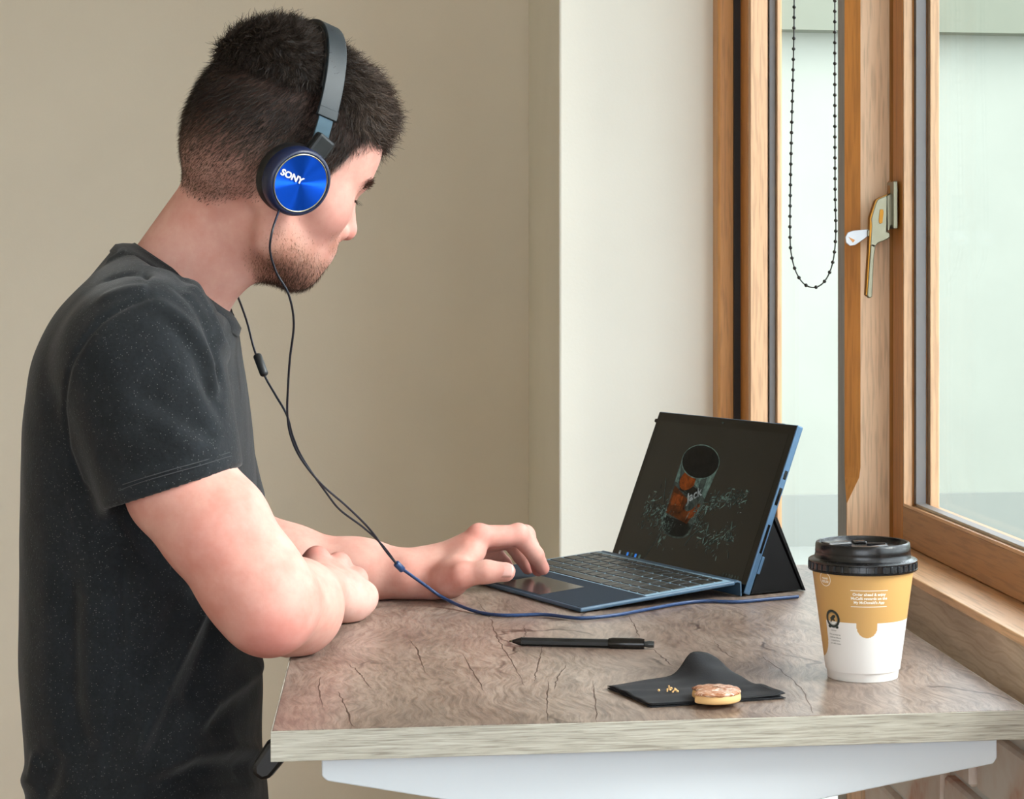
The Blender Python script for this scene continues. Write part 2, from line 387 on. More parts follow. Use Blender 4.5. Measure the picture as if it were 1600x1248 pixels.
CR = [[(748, 941), (765, 965), (772, 985), (785, 1010), (800, 1035), (820, 1072)], [(817, 976), (821, 989), (818, 1001)], [(848, 1008), (843, 1030), (838, 1050), (836, 1064)], [(545, 1038), (558, 1047), (569, 1063), (581, 1076)], [(529, 1080), (541, 1108), (551, 1136)], [(722, 1022), (744, 1058), (757, 1079)], [(983, 962), (994, 982), (1000, 996)], [(1020, 1014), (1034, 1026), (1051, 1041)], [(1116, 1002), (1130, 1018), (1152, 1031)], [(1184, 1022), (1214, 1042), (1250, 1074), (1271, 1116)], [(927, 1064), (930, 1098), (933, 1128)], [(857, 1064), (854, 1092), (856, 1126)], [(884, 1040), (872, 1056), (866, 1078)], [(500, 1058), (498, 1080), (505, 1105)], [(640, 1000), (655, 1022), (664, 1051)]]
def cracks():
    V, F = [], []; q = random.Random(12)
    for c in CR:
        P = spline([np.array((x, y, 0.)) for x, y in c], 7); n = len(P)
        for i, p in enumerate(P):
            o = on(p[0]+q.gauss(0, .9), p[1]+q.gauss(0, .6), TBL)-desk.location; w_ = (.00018+.0005*math.sin(math.pi*i/(n-1)))*q.uniform(.5, 1.3)
            V += [(o.x-w_, o.y, TBL+.00012), (o.x+w_, o.y, TBL+.00012)]
            if i: k = len(V); F.append((k-4, k-3, k-1, k-2))
    o = link('grain_split', mesh('grain_split', V, F), desk, M['crack']); o['kind'] = 'stuff'
M['crack'] = plain('dark laminate grain split', (84, 64, 54), .45); cracks()
dk('thin_strip', (.155, TY0+.0135, zu-.0022), (.275, TY0+.018, zu-.0002), 'alu', .0003)  # thin grey strip under the front edge
dk('crossbar', (.196, 1.60, .93), (.236, 2.33, .965), 'white_metal', .004)
a, b_ = at(470, 1150, 1.66), at(404, 1204, 1.66)
lv = prism('adjusting_lever', [Vector(p) for p in ((-.011, 0, .0), (-.009, 0, -.026), (-.004, 0, -.032), (.005, 0, -.032), (.010, 0, -.026), (.011, 0, .0))], (0, .016, 0), desk, M['black_plastic'], .004)
lv.location = at(437, 1168, 1.68)-desk.location; lv.rotation_euler = (0, math.radians(38), 0)
dk('lever_mount', (-.07, 1.66, zu-.012), (-.035, 1.70, zu-.0002), 'black_plastic', .002)

# ------------------------------------------------------------------ tablet computer on its kickstand with keyboard cover
M['slate'] = plain('slate blue metal', (74, 104, 132), .38, .4)
M['alcantara'] = plain('slate blue fabric', (34, 45, 56), .8, spec=.25)
M['cover_edge'] = plain('slate blue cover edge', (62, 88, 110), .5)
M['key'] = plain('charcoal key cap', (40, 40, 38), .38)
M['key_gap'] = plain('slate blue key bed', (130, 160, 180), .5)
M['pad'] = plain('smoked glass trackpad', (58, 56, 56), .2)
M['bezel'] = plain('black screen glass', (14, 14, 13), .12, spec=.35)
M['kick'] = plain('black kickstand', (5, 5, 6), .7, spec=.2)
def glow(n, rgb, s=1.0):
    m = plain(n, (0, 0, 0), .3, emit=(rgb, s), spec=.1); nt = m.node_tree; b = nt.nodes['Principled BSDF']
    q = add(nt, 'TexNoise', ins={'Vector': coords(nt), 'Scale': 120, 'Detail': 5, 'Roughness': .7, 'Distortion': .5})
    nt.links.new(add(nt, 'MapRange', ins={0: q.outputs[0], 1: .3, 2: .72, 3: s*.12, 4: s*1.7}).outputs[0], b.inputs['Emission Strength']); return m
M['s_bg'] = plain('lit dark screen', (12, 12, 11), .13, spec=.35, emit=((44, 43, 38), .2))
M['s_pale'] = glow('screen pale green grey', (96, 118, 108), .5); M['s_mid'] = glow('screen grey green', (62, 72, 66), .5)
M['s_amber'] = glow('screen amber', (150, 70, 16), .36); M['s_amber2'] = glow('screen dark amber', (86, 42, 14), .5)
M['s_white'] = glow('screen white', (170, 178, 176), .42); M['s_blue'] = glow('screen blue', (50, 120, 210), .9); M['s_dark'] = glow('screen shadow', (22, 22, 20), .5)
WT, LT, TH = .292, .201, math.radians(68.1)
Bp = on(1160.5, 933); PHI = math.radians(-65.9)
lap = tag(empty('tablet_computer', (Bp.x, Bp.y, TBL), PHI), 'tablet computer on kickstand with slate blue keyboard cover and a drinks glass wallpaper', 'laptop')
ct, st_ = math.cos(TH), math.sin(TH)
LM = Matrix(((1, 0, 0, 0), (0, ct, -st_, 0), (0, st_, ct, 0), (0, 0, 0, 1)))    # local: x along width, y up the screen, z towards the user
LM = LM @ Matrix.Translation((0, 0, 0))
def screen_part(o): o.matrix_local = LM; return o
tab = screen_part(box('tablet_body', (-WT, .0044, -.0085), (0, LT, 0), lap, M['slate'], .0016))
def kid(o, par): o.parent = par; o.matrix_parent_inverse = Matrix(); return o
def tb(n, lo, hi, m, bev=0): return box(n, lo, hi, tab, M[m], bev)
tb('screen_glass', (-WT+.0012, .0052, -.0001), (-.0012, LT-.0012, .0004), 'bezel', .0002)
tb('display', (-WT+.011, .0135, .00042), (-.011, LT-.012, .00052), 's_bg')
tb('front_camera', (-WT/2-.002, LT-.0075, .00042), (-WT/2+.002, LT-.0055, .0007), 's_mid')
tb('port', (-.0004, .138, -.0062), (.0004, .148, -.0024), 'bezel'); tb('port', (-.0004, .108, -.0062), (.0004, .128, -.0024), 'bezel')
tb('connector', (-.0004, .052, -.0058), (.0004, .085, -.0028), 'bezel'); tb('hinge_tab', (-.003, .03, -.0125), (0.0, .05, -.0086), 'slate', .0008)
tb('power_key', (-.05, LT-.0002, -.006), (-.03, LT+.0008, -.003), 'slate'); tb('stylus_end', (-WT-.007, LT-.014, -.006), (-WT+.0002, LT-.009, -.001), 'black_plastic', .0015)
def flat(n, polys, m, z, par=None):
    V, F = [], []
    for P in polys:
        F.append(tuple(range(len(V), len(V)+len(P)))); V += [(x, y, z) for x, y in P]
    return link(n, mesh(n, V, F), par or tab, M[m])
# wallpaper: a tumbler lying in a splash (flat picture on the screen); s = along width 0..1, t = up 0..1
def S(s, t): return (-WT+.011+s*(WT-.022), .0135+t*(LT-.0255))
def rot_el(c, a, b, ang, t0=0, t1=2*math.pi, n=28):
    out = []
    for i in range(n+1):
        t = t0+(t1-t0)*i/n; x, y = a*math.cos(t), b*math.sin(t); out.append((c[0]+x*math.cos(ang)-y*math.sin(ang), c[1]+x*math.sin(ang)+y*math.cos(ang)))
    return out
TOPC, BOTC = S(.425, .745), S(.40, .285); ANG = math.radians(12)
ax = Vector((TOPC[0]-BOTC[0], TOPC[1]-BOTC[1])); px_ = Vector((ax.y, -ax.x)).normalized()
ra, rb = .041, .021
def side(c, k, s): return (c[0]+px_.x*s*k, c[1]+px_.y*s*k)
ang = math.atan2(px_.y, px_.x)
def mid(k): return (BOTC[0]+ax.x*k, BOTC[1]+ax.y*k)
body = [side(TOPC, .041, -1), side(BOTC, .034, -1)]+rot_el(BOTC, .034, .014, ang, math.pi, 2*math.pi)+[side(TOPC, .041, 1)]
flat('picture_tumbler', [body], 's_mid', .00056)
for sh_ in ([side(mid(.10), .033, -1)]+rot_el(BOTC, .030, .012, ang, math.pi, 2*math.pi)+[side(mid(.10), .033, 1)], [side(mid(.52), .022, -1), side(mid(.46), .02, 1), side(mid(.60), .02, 1), side(mid(.66), .02, -1)]): flat('picture_shade', [sh_], 's_dark', .00060)
flat('picture_drink', [[side(mid(.56), .034, -1), side(mid(.14), .032, -1), side(mid(.08), .02, 1), side(mid(.42), .034, 1), side(mid(.40), .010, 1)]], 's_amber2', .00062)
for dr in (rot_el(side(mid(.70), .010, -1), .018, .013, ang+.3)[:-1], [side(mid(.46), .030, -1), side(mid(.26), .028, -1), side(mid(.30), .006, -1), side(mid(.44), .008, -1)], [side(mid(.40), .033, 1), side(mid(.22), .032, 1), side(mid(.14), .014, 1), side(mid(.30), .012, 1)]): flat('picture_drink', [dr], 's_amber', .00064)
rim = rot_el(TOPC, ra, rb, ang, n=40); rin = rot_el(TOPC, ra*.965, rb*.94, ang, n=40)
flat('picture_rim', [[rim[i], rim[i+1], rin[i+1], rin[i]] for i in range(40)], 's_pale', .00068)
flat('picture_mouth', [rin[:-1]], 's_dark', .00066)
for gl in ([side(mid(.98), .040, 1), side(mid(.96), .026, 1), side(mid(.55), .028, 1), side(mid(.50), .037, 1)], [side(mid(.90), .039, -1), side(mid(.62), .037, -1), side(mid(.60), .028, -1), side(mid(.80), .034, -1)], [side(mid(.8), .014, 1), side(mid(.62), .016, 1), side(mid(.66), .005, 1), side(mid(.84), .004, 1)]): flat('picture_gleam', [gl], 's_pale', .00065)
rr = random.Random(7); drops = {'s_pale': [], 's_mid': [], 's_white': []}
def drop(c, a, b, g, m): drops[m].append([(c[0]+a*math.cos(t)*math.cos(g)-b*math.sin(t)*math.sin(g), c[1]+a*math.cos(t)*math.sin(g)+b*math.sin(t)*math.cos(g)) for t in (0, 1.05, 2.1, 3.14, 4.19, 5.24)])
for i in range(900):
    k = rr.random()
    if k < .62:     # right-hand splash: two arms
        u_ = rr.random(); arm = rr.random() < .5
        s = .50+.36*u_; t = (.40+.16*u_**.7 if arm else .30-.06*u_+.05*math.sin(u_*9))+rr.gauss(0, .035)
    elif k < .84: u_ = rr.random(); s = .30-.20*u_; t = .33+.10*u_*rr.random()+rr.gauss(0, .05)
    elif k < .93: s = .335+rr.gauss(0, .022); t = .27+rr.gauss(0, .07)
    else: s, t = rr.uniform(.12, .9), rr.uniform(.12, .55)
    sz = abs(rr.gauss(0, 1))*.0007+.0004
    drop(S(s, t), sz*rr.uniform(1, 3.2), sz*.5, rr.uniform(-.4, 2.0), rr.choice(['s_pale', 's_mid', 's_mid', 's_white' if sz < .0006 else 's_pale']))
for (s0, t0, s1, t1) in ((.20, .60, .245, .42), (.235, .02, .31, .24), (.45, .43, .62, .50), (.62, .50, .84, .53), (.52, .20, .60, .33)):
    for q in range(9):
        k = q/9; drop(S(s0+(s1-s0)*k, t0+(t1-t0)*k+rr.gauss(0, .006)), .004, .0006, math.atan2((t1-t0)*.6, (s1-s0)), 's_mid')
for m in drops: flat('picture_splash', drops[m], m, .00070+.00002*len(m)/6)['kind'] = 'stuff'
V, F = text_geo('Jack', .017, .0003)
o = link('picture_lettering', mesh('picture_lettering', [(x, y, .00075) for x, y, _ in V], F), tab, M['s_white']); c0 = mid(.49); o.location = (c0[0]+.016, c0[1]-.004, 0); o.rotation_euler = (0, 0, .45)
flat('picture_lettering', [rot_el(side(mid(.37), .014, 1), .012, .008, .5, 0, 2*math.pi, 20)], 's_mid', .00074)
for i, m in enumerate(('s_white', 's_mid', 's_blue', 's_pale', 's_blue', 's_pale')):
    c = S(.025+.034*i, .034); flat('taskbar_icon', [[(c[0]-.0022, c[1]-.0022), (c[0]+.0022, c[1]-.0022), (c[0]+.0022, c[1]+.0022), (c[0]-.0022, c[1]+.0022)]], m, .0006)
for i in range(6):
    c = S(.86+.022*i, .036); flat('taskbar_icon', [[(c[0]-.0014, c[1]-.0018), (c[0]+.0014, c[1]-.0018), (c[0]+.0014, c[1]+.0018), (c[0]-.0014, c[1]+.0018)]], 's_mid', .0006)
# kickstand
h0 = LM @ Vector((0, .094, -.0086)); ft = Vector((0, .083, .0008))
prism('kickstand', [(-WT+.002, h0.y, h0.z), (-WT+.002, ft.y, ft.z), (-WT+.002, ft.y+.003, ft.z), (-WT+.002, h0.y+.004, h0.z+.001)], (WT-.003, 0, 0), lap, M['kick'])
prism('kickstand_shade', [(-.004, h0.y-.001, h0.z-.004), (-.004, ft.y-.002, .002), (-.004, .0125, .002)], (.0015, 0, 0), lap, M['kick'])  # dark sheet put in for the shade behind the tablet
# keyboard cover: front edge on the desk, back edge raised against the screen
KD, KZ = .2055, .0145
dz = math.atan2(KZ-.001, KD-.012); KM = Matrix.Translation((0, -KD, .0006)) @ Matrix.Rotation(dz, 4, 'X')
kl = KD-.010
kb = box('keyboard_cover', (-WT-.0012, 0, 0), (.0012, kl, .0048), lap, [M['cover_edge']], .0018); kb.matrix_local = KM
def kp(n, lo, hi, m, bev=0): return box(n, lo, hi, kb, M[m], bev, 1)
kp('palm_rest', (-WT+.0005, .0022, .0047), (-.0005, .082, .00505), 'alcantara', .0002)
kp('trackpad', (-WT/2-.054, .006, .0050), (-WT/2+.048, .062, .0053), 'pad', .0001)
kp('key_bed', (-WT+.0005, .0822, .0047), (-.0005, kl-.004, .0050), 'key_gap', .0002)
rows = [(.0845, .0165, [1.0, 1.0, 1.0, 1.0, 5.6, 1.0, 1.0, 1.0, .9, .9]), (.1030, .0165, [2.1]+[1]*10+[2.3]), (.1215, .0165, [1.75]+[1]*11+[1.65]), (.1400, .0165, [1.4]+[1]*12+[1.0]), (.1585, .0165, [1]*13+[1.4]), (.1768, .0095, [1.02]*14)]
for y0, hh, ws in rows:
    tot = sum(ws); x = -WT+.006; un = (WT-.012)/tot
    for w_ in ws:
        kp('key', (x+.0016, y0, .0049), (x+w_*un-.0016, y0+hh-.0012, .0059), 'key', .0004); x += w_*un
prism('hinge_fold', [(-WT, -.0115, .0178), (-WT, -.0065, .0192), (-WT, -.0018, .0172), (-WT, -.0012, .0015), (-WT, -.0028, .0015), (-WT, -.0036, .0158), (-WT, -.0070, .0170), (-WT, -.0115, .0158)], (WT, 0, 0), lap, M['cover_edge'], .0003)

# ------------------------------------------------------------------ takeaway coffee cup
M['cup_white'] = plain('white paper cup', (240, 240, 238), .45); M['cup_tan'] = plain('mustard printed paper', (210, 166, 102), .45)
M['cup_dark'] = plain('dark printed ink', (50, 58, 54), .5); M['cup_ink'] = plain('white printed ink', (250, 246, 236), .5)
M['lid'] = plain('black glossy lid', (20, 21, 23), .26)
cb = on(1348, 1056); cup = tag(empty('coffee_cup', (cb.x, cb.y, TBL)), 'takeaway paper coffee cup, mustard and white, with black lid', 'cup')
HB, R0, R1 = .0985, .0325, .0447
def rad(z): return R0+(R1-R0)*((z-.008)/(HB-.008))
TAC = math.atan2(-cb.y, -cb.x)     # direction from the cup to the camera
def cupmap(arc, z, off=.0):       # arc length to the right of the camera-facing line
    t = TAC+arc/.040; r = rad(z)+off; return (r*math.cos(t), r*math.sin(t), z)
def is_tan(arc, z):
    per = 2*math.pi*.040; zb = .0525
    if z > zb: return True
    for c, w_, dp in ((.004, .0095, .0115), (.004-.0600, .0175, .031), (.004+.125, .0095, .0115)):
        dx = (arc-c+per/2) % per-per/2
        if abs(dx) < w_:
            q = zb-dp+w_*.85
            if z > q or (dx*dx+(z-q)**2 < w_*w_): return True
    return False
def cup_body():
    n, zs = 400, [.008+(HB-.008)*i/190 for i in range(191)]; V, F, mi = [], [], []
    for z in zs:
        for i in range(n): V.append(cupmap((i/n-.5)*2*math.pi*.040, z))
    for j in range(190):
        for i in range(n):
            a, b = j*n+i, j*n+(i+1) % n; F.append((a, b, b+n, a+n)); mi.append(1 if is_tan(((i+.5)/n-.5)*2*math.pi*.040, zs[j]+.00024) else 0)
    me = mesh('cup_body', V, F); o = link('cup_body', me, cup, [M['cup_white'], M['cup_tan']], True)
    me.polygons.foreach_set('material_index', mi); return o
cup_body()
lathe('cup_foot', [(.0, .0022), (.0285, .0022), (.0296, .0), (.0306, .0002), (.0313, .0070), (.0316, .0079), (R0-.0003, .0080), (R0+.0001, .0088), (.030, .0090)], 64, cup, M['cup_white'])
lathe('cup_rim', [(R1-.002, HB-.001), (R1, HB-.001), (R1+.001, HB+.002), (R1-.001, HB+.003)], 64, cup, M['cup_white'])
def wrap(n, V, F, arc, z, m, rot=0, off=.00025):
    P = []
    for x, y, *_ in V: P.append(cupmap(arc+x*math.cos(rot)-y*math.sin(rot), z+x*math.sin(rot)+y*math.cos(rot), off))
    return link(n, mesh(n, P, F), cup, M[m])
def wtext(s, size, arc, z, m, bold=0., align='CENTER', n='lettering'): return wrap(n, *text_geo(s, size, bold, align), arc, z, m)
def ring2(r0, r1, n=40, teeth=0):
    V, F = [], []
    for i in range(n):
        t = 2*math.pi*i/n; k = 1+teeth*(.5-(i % 2)); V += [(r0*math.cos(t), r0*math.sin(t)), (r1*k*math.cos(t), r1*k*math.sin(t))]
    for i in range(n): a = 2*i; b = 2*((i+1) % n); F.append((a, b, b+1, a+1))
    return V, F
for i, s in enumerate(('Order ahead & enjoy', 'McCafé rewards on the', "My McDonald's App")): wtext(s, .0032, .0055, .0765-.0035*i, 'cup_ink', .00012)
for z in (.0808, .0668): wrap('rule', [(-.0155+.031*i/16, s*.00028) for i in range(17) for s in (-1, 1)], [(2*i, 2*i+2, 2*i+3, 2*i+1) for i in range(16)], .0055, z, 'cup_ink')
sx = -.0335
wrap('seal_ring', *ring2(.0056, .0062), sx, .0885, 'cup_ink')
for i, s in enumerate(('PLEASE', 'REUSE')): wtext(s, .0021+.0007*i, sx, .0885-.003*i, 'cup_ink', .0001)
ex = -.0290
wrap('emblem_ring', *ring2(.0056, .0079, 72, .10), ex, .0545, 'cup_dark'); wrap('emblem_ring', *ring2(.0050, .0053, 40), ex, .0545, 'cup_dark')
frog = [(-.0030, -.0030), (-.0018, -.0034), (-.0010, -.0016), (.0004, -.0012), (.0022, -.0020), (.0030, -.0010), (.0014, -.0002), (.0024, .0010), (.0036, .0018), (.0030, .0034), (.0012, .0036), (-.0004, .0026), (-.0018, .0012), (-.0030, .0006), (-.0022, -.0008)]
wrap('emblem_frog', frog, [tuple(range(len(frog)))], ex, .0545, 'cup_dark')
wrap('emblem_base', [(-.0062, -.0062), (.0062, -.0062), (.0056, -.0082), (-.0056, -.0082)], [(0, 1, 2, 3)], ex, .0545, 'cup_dark', off=.0003)
wtext('CERTIFIED', .0014, ex, .0438, 'cup_dark')
for i, s in enumerate(('Find out more at', 'rainforest alliance', 'certified farms', 'our coffee beans')): wtext(s, .0019, ex+.001, .0402-.0026*i, 'cup_dark')
# lid
lz = HB
lathe('lid', [(.0447, lz-.0042), (.0472, lz-.0046), (.0477, lz-.0040), (.0477, lz-.0030), (.0468, lz-.0024), (.0466, lz+.0024), (.0475, lz+.0030), (.0475, lz+.0040), (.0466, lz+.0048), (.0436, lz+.0054), (.0424, lz+.0062), (.0419, lz+.0080), (.0414, lz+.0105), (.0416, lz+.0112), (.0411, lz+.0178), (.0404, lz+.0190), (.0394, lz+.0195), (.0384, lz+.0190), (.0378, lz+.0160), (.0370, lz+.0146), (.020, lz+.0150), (.0, lz+.0150)], 96, cup, M['lid']); M['lid_rib'] = plain('black glossy lid rib', (34, 38, 42), .2)
for i in range(40):
    t = 2*math.pi*i/40; o = box('lid_notch', (-.0011, -.0008, -.0026), (.0011, .0008, .0026), None, M['lid_rib'], .0004, 2) if i == 0 else nb.copy()
    if i == 0: nb = o
    else: COL.objects.link(o)
    o.parent = cup; o.location = (.0469*math.cos(t), .0469*math.sin(t), lz+.0000); o.rotation_euler = (0, 0, t+math.pi/2)
def lidbox(n, x, y, z, sx_, sy, sz, rz=0):
    o = box(n, (-sx_, -sy, -sz), (sx_, sy, sz), cup, M['lid'], .0015); o.location = (x, y, z); o.rotation_euler = (0, 0, rz)
lidbox('sip_tab', -.022, .006, lz+.0165, .012, .007, .0022, .3); lidbox('lid_rib', .012, -.010, lz+.0158, .010, .0022, .0013, .5); lidbox('lid_rib', .014, .006, lz+.0158, .009, .002, .0013, -.2); lidbox('lid_button', .002, .02, lz+.016, .006, .005, .0014); lidbox('lid_button', .004, -.022, lz+.016, .007, .005, .0014, .2)

# ------------------------------------------------------------------ pen
p0, p1 = on(796, 1002, TBL+.004), on(1022, 1007, TBL+.004)
pl = (p1-p0).length; pen = tag(empty('ballpoint_pen', (p0.x, p0.y, TBL), math.atan2(p1.y-p0.y, p1.x-p0.x)), 'black ballpoint pen lying on the desk in front of the keyboard', 'pen')
M['pen'] = plain('matt black plastic', (20, 22, 23), .42); M['pen_gloss'] = plain('glossy black plastic', (16, 16, 17), .18); M['pen_smoke'] = plain('smoked clear plastic', (52, 56, 58), .15)
def barrel(n, prof, m, k=8):
    V, F = [], []
    for x, r in prof:
        for i in range(k): t = 2*math.pi*(i+.5)/k; V.append((x, r*math.cos(t), .0043+r*math.sin(t)))
    for j in range(len(prof)-1):
        for i in range(k): a, b = j*k+i, j*k+(i+1) % k; F.append((a, b, b+k, a+k))
    F += [tuple(range(k)), tuple((len(prof)-1)*k+i for i in range(k))]
    o = link(n, mesh(n, V, F), pen, M[m]); auto_smooth(o.data, 35); return o
barrel('nib', [(0, .0008), (.003, .0011)], 'steel'); barrel('tip_cone', [(.003, .0014), (.011, .0040), (.012, .0043)], 'pen', 16); barrel('barrel', [(.012, .0042), (.095, .0043)], 'pen')
barrel('grip', [(.095, .0048), (.099, .0056), (.124, .0056), (.129, .0048)], 'pen_gloss', 20); barrel('plunger', [(.129, .0026), (.1335, .0034), (pl, .0030)], 'pen_smoke', 14)
box('clip', (.090, .0050, .0030), (.128, .0068, .0058), pen, M['pen_gloss'], .0006)

# ------------------------------------------------------------------ folded napkin and bitten biscuit
def napkin_mat():
    m, nt, b = nodes('black paper napkin'); b.inputs['Base Color'].default_value = lin((21, 23, 28)); b.inputs['Roughness'].default_value = .8
    n = add(nt, 'TexVoronoi', ins={'Vector': coords(nt), 'Scale': 900}); bump(nt, b, n.outputs[0], .25, .0004); return m
M['napkin'] = napkin_mat()
nc = on(1095, 1080); nap = tag(empty('paper_napkin', (nc.x, nc.y, TBL)), 'black paper napkin, folded, one corner lifted, under the biscuit', 'napkin')
A, B_, C_, D_ = [on(*p)-Vector((nc.x, nc.y, TBL)) for p in ((949, 1076), (1017, 1106), (1228, 1092), (1122, 1055))]
def sheet(n, z0, lift, shr, seed):
    nu, nv = 40, 26; V, F = [], []; r_ = random.Random(seed); ph = [r_.uniform(0, 6) for _ in range(6)]
    for j in range(nv+1):
        for i in range(nu+1):
            u_, v_ = i/nu*(1-shr), j/nv*(1-shr*.6)
            p = (B_*(1-u_)+C_*u_)*(1-v_)+(A*(1-u_)+D_*u_)*v_
            z = z0+.0007*math.sin(9*u_+ph[0])*math.sin(7*v_+ph[1])+.0005*math.sin(21*v_+5*u_+ph[2])
            if lift:      # back right corner stands up as a soft fold
                k = max(0, min(1, (v_-.42)/.58))*math.exp(-((u_-.80)/(.15 if u_ < .80 else .34))**2); z += .0185*k**1.1
                p = p+(A-B_).normalized()*.006*k
                e = max(0, (u_-.93)/.07); z += .0022*e*math.sin(v_*5+.6)
            V.append((p.x, p.y, max(z, .0003)))
    for j in range(nv):
        for i in range(nu): a = j*(nu+1)+i; F.append((a, a+1, a+nu+2, a+nu+1))
    o = link(n, mesh(n, V, F), nap, M['napkin'], True); s = o.modifiers.new('ply', 'SOLIDIFY'); s.thickness = .0006; s.offset = 1; return o
sheet('napkin_ply', .0006, False, 0, 1); sheet('napkin_ply', .0018, False, .012, 2); sheet('napkin_ply', .0030, True, .004, 3)
bc = on(1117, 1092, TBL+.0048)
M['biscuit'] = plain('golden shortbread', (226, 184, 126), .8); 
def icing_mat():
    m, nt, b = nodes('cracked brown glaze'); n = add(nt, 'TexNoise', ins={'Vector': coords(nt, (1, 3, 1)), 'Scale': 120, 'Detail': 4, 'Distortion': 1.2})
    nt.links.new(ramp(nt, n.outputs[0], [(.38, (150, 92, 58)), (.52, (186, 134, 100)), (.64, (232, 214, 200))]), b.inputs['Base Color']); b.inputs['Roughness'].default_value = .35; bump(nt, b, n.outputs[0], .4, .001); return m
M['icing'] = icing_mat()
bis = tag(empty('glazed_biscuit', (bc.x, bc.y, TBL+.0042), -YAW), 'half eaten glazed biscuit lying on the black napkin', 'biscuit')
def biscuit_outline(k=1.0):
    P = []; R_ = .0212
    for i in range(40):
        t = math.radians(-142+i*292/39); P.append((R_*k*math.cos(t)*1.0, R_*k*math.sin(t)*1.0))
    # bitten straight side with ragged teeth
    r_ = random.Random(3); n = 9
    a, b = P[-1], P[0]
    for i in range(1, n): q = i/n; P.append((a[0]+(b[0]-a[0])*q+.0035*math.sin(q*math.pi)+r_.uniform(-.0012, .0012), a[1]+(b[1]-a[1])*q))
    return P
def biscuit_part(n, z0, z1, k, m, wob=0):
    P = biscuit_outline(1); nP = len(P); V, F = [], []; prof = [(k-.05, z0), (k, z0+.001), (k, (z0+z1)/2), (k-.03, z1-.0008), (k-.10, z1), (.5, z1+.0006), (.0, z1+.0008)]
    for kk, z in prof:
        for i, (x, y) in enumerate(P): V.append((.004+(x-.004)*kk, y*kk, z+wob*math.sin(i*1.7+kk*9)))
    for j in range(len(prof)-1):
        for i in range(nP): a, b = j*nP+i, j*nP+(i+1) % nP; F.append((a, b, b+nP, a+nP))
    F.append(tuple(range(nP-1, -1, -1))); o = link(n, mesh(n, V, F), bis, M[m], True); auto_smooth(o.data, 50); return o
biscuit_part('biscuit_base', 0, .0068, 1.0, 'biscuit'); biscuit_part('glaze', .0060, .0092, 1.01, 'icing', .0003)
r_ = random.Random(9); M['crumb'] = M['biscuit']
cr0 = None
for i in range(16):
    p = on(1052+r_.gauss(0, 10), 1079+r_.gauss(0, 3), TBL+.005); s = r_.uniform(.0005, .0011)
    o = box('crumb', (-s, -s, -s), (s, s, s), None, M['crumb'], s*.4, 1); o.location = (p.x, p.y, TBL+.0045+s); o.rotation_euler = (r_.random(), r_.random(), r_.random())
    tag(o, 'tiny golden biscuit crumb scattered on the napkin left of the biscuit', 'crumb', 'crumbs on the napkin')

# ------------------------------------------------------------------ casement fastener with key, bead chain
fast = tag(empty('casement_fastener', at(1398, 470, 2.30)), 'nickel casement handle on the window sash beside the oak post', 'window handle')
FY = 2.262
def xz(px, py, y=FY):
    # pixel on the plane Y = y -> (X, Z)
    t = (px-CX)/FPX; dx, dy = SA+t*CA, CA-t*SA; k = y/dy; return Vector((k*dx, y, CAMZ-(py-HY)/FPX*k))
L0 = fast.location
def fpoly(n, P, y, th, m, bev=.0008): return prism(n, [xz(px, py, y)-L0 for px, py in P], (0, th, 0), fast, M[m], bev)
fpoly('base_plate', [(1396, 283), (1403, 283), (1403, 357), (1396, 357)], 2.246, .03, 'steel', .0008)
fpoly('hinge_lug', [(1393, 281), (1397, 287), (1397, 300), (1389, 303), (1391, 285)], 2.262, .012, 'brass_edge')
fpoly('knuckle', [(1386, 306), (1398, 299), (1398, 352), (1392, 352), (1390, 360), (1387, 360)], 2.256, .014, 'steel')
fpoly('lever_head', [(1371, 311), (1387, 304), (1386, 362), (1391, 364), (1391, 371), (1386, 374), (1372, 380), (1366, 388), (1360, 384), (1362, 352), (1361, 342), (1367, 320)], 2.254, .008, 'steel', .0012)
fpoly('lever_slot', [(1375, 327), (1380, 327), (1381, 331), (1379, 348), (1375, 350), (1373, 346)], 2.2532, .0012, 'brass_edge', .0003)
fpoly('lever_edge', [(1368, 313), (1371, 310), (1387, 303), (1387, 305), (1371, 313), (1362, 342), (1363, 352), (1360, 388), (1355, 463), (1353, 460), (1358, 380), (1359, 340)], 2.2545, .010, 'brass_edge', .0004)
fpoly('lever_arm', [(1361, 380), (1369, 382), (1366, 400), (1364, 440), (1363, 464), (1358, 466), (1355, 462), (1358, 420)], 2.254, .008, 'steel', .0012)
fpoly('lock_barrel', [(1356, 359), (1362, 357), (1362, 368), (1356, 370)], 2.255, .008, 'steel', .001)
kyo = [(1357, 358), (1357, 368), (1349, 374), (1336, 383), (1328, 384), (1322, 379), (1321, 370), (1325, 363), (1334, 360)]; khole = [(1333, 379), (1326, 370), (1336, 375)]
M['key_grey'] = plain('pale grey key', (176, 178, 182), .4, .4)
fpoly('key', kyo, 2.258, .003, 'key_grey', .0006); fpoly('key_hole', khole, 2.2575, .0012, 'oak_shade', 0)
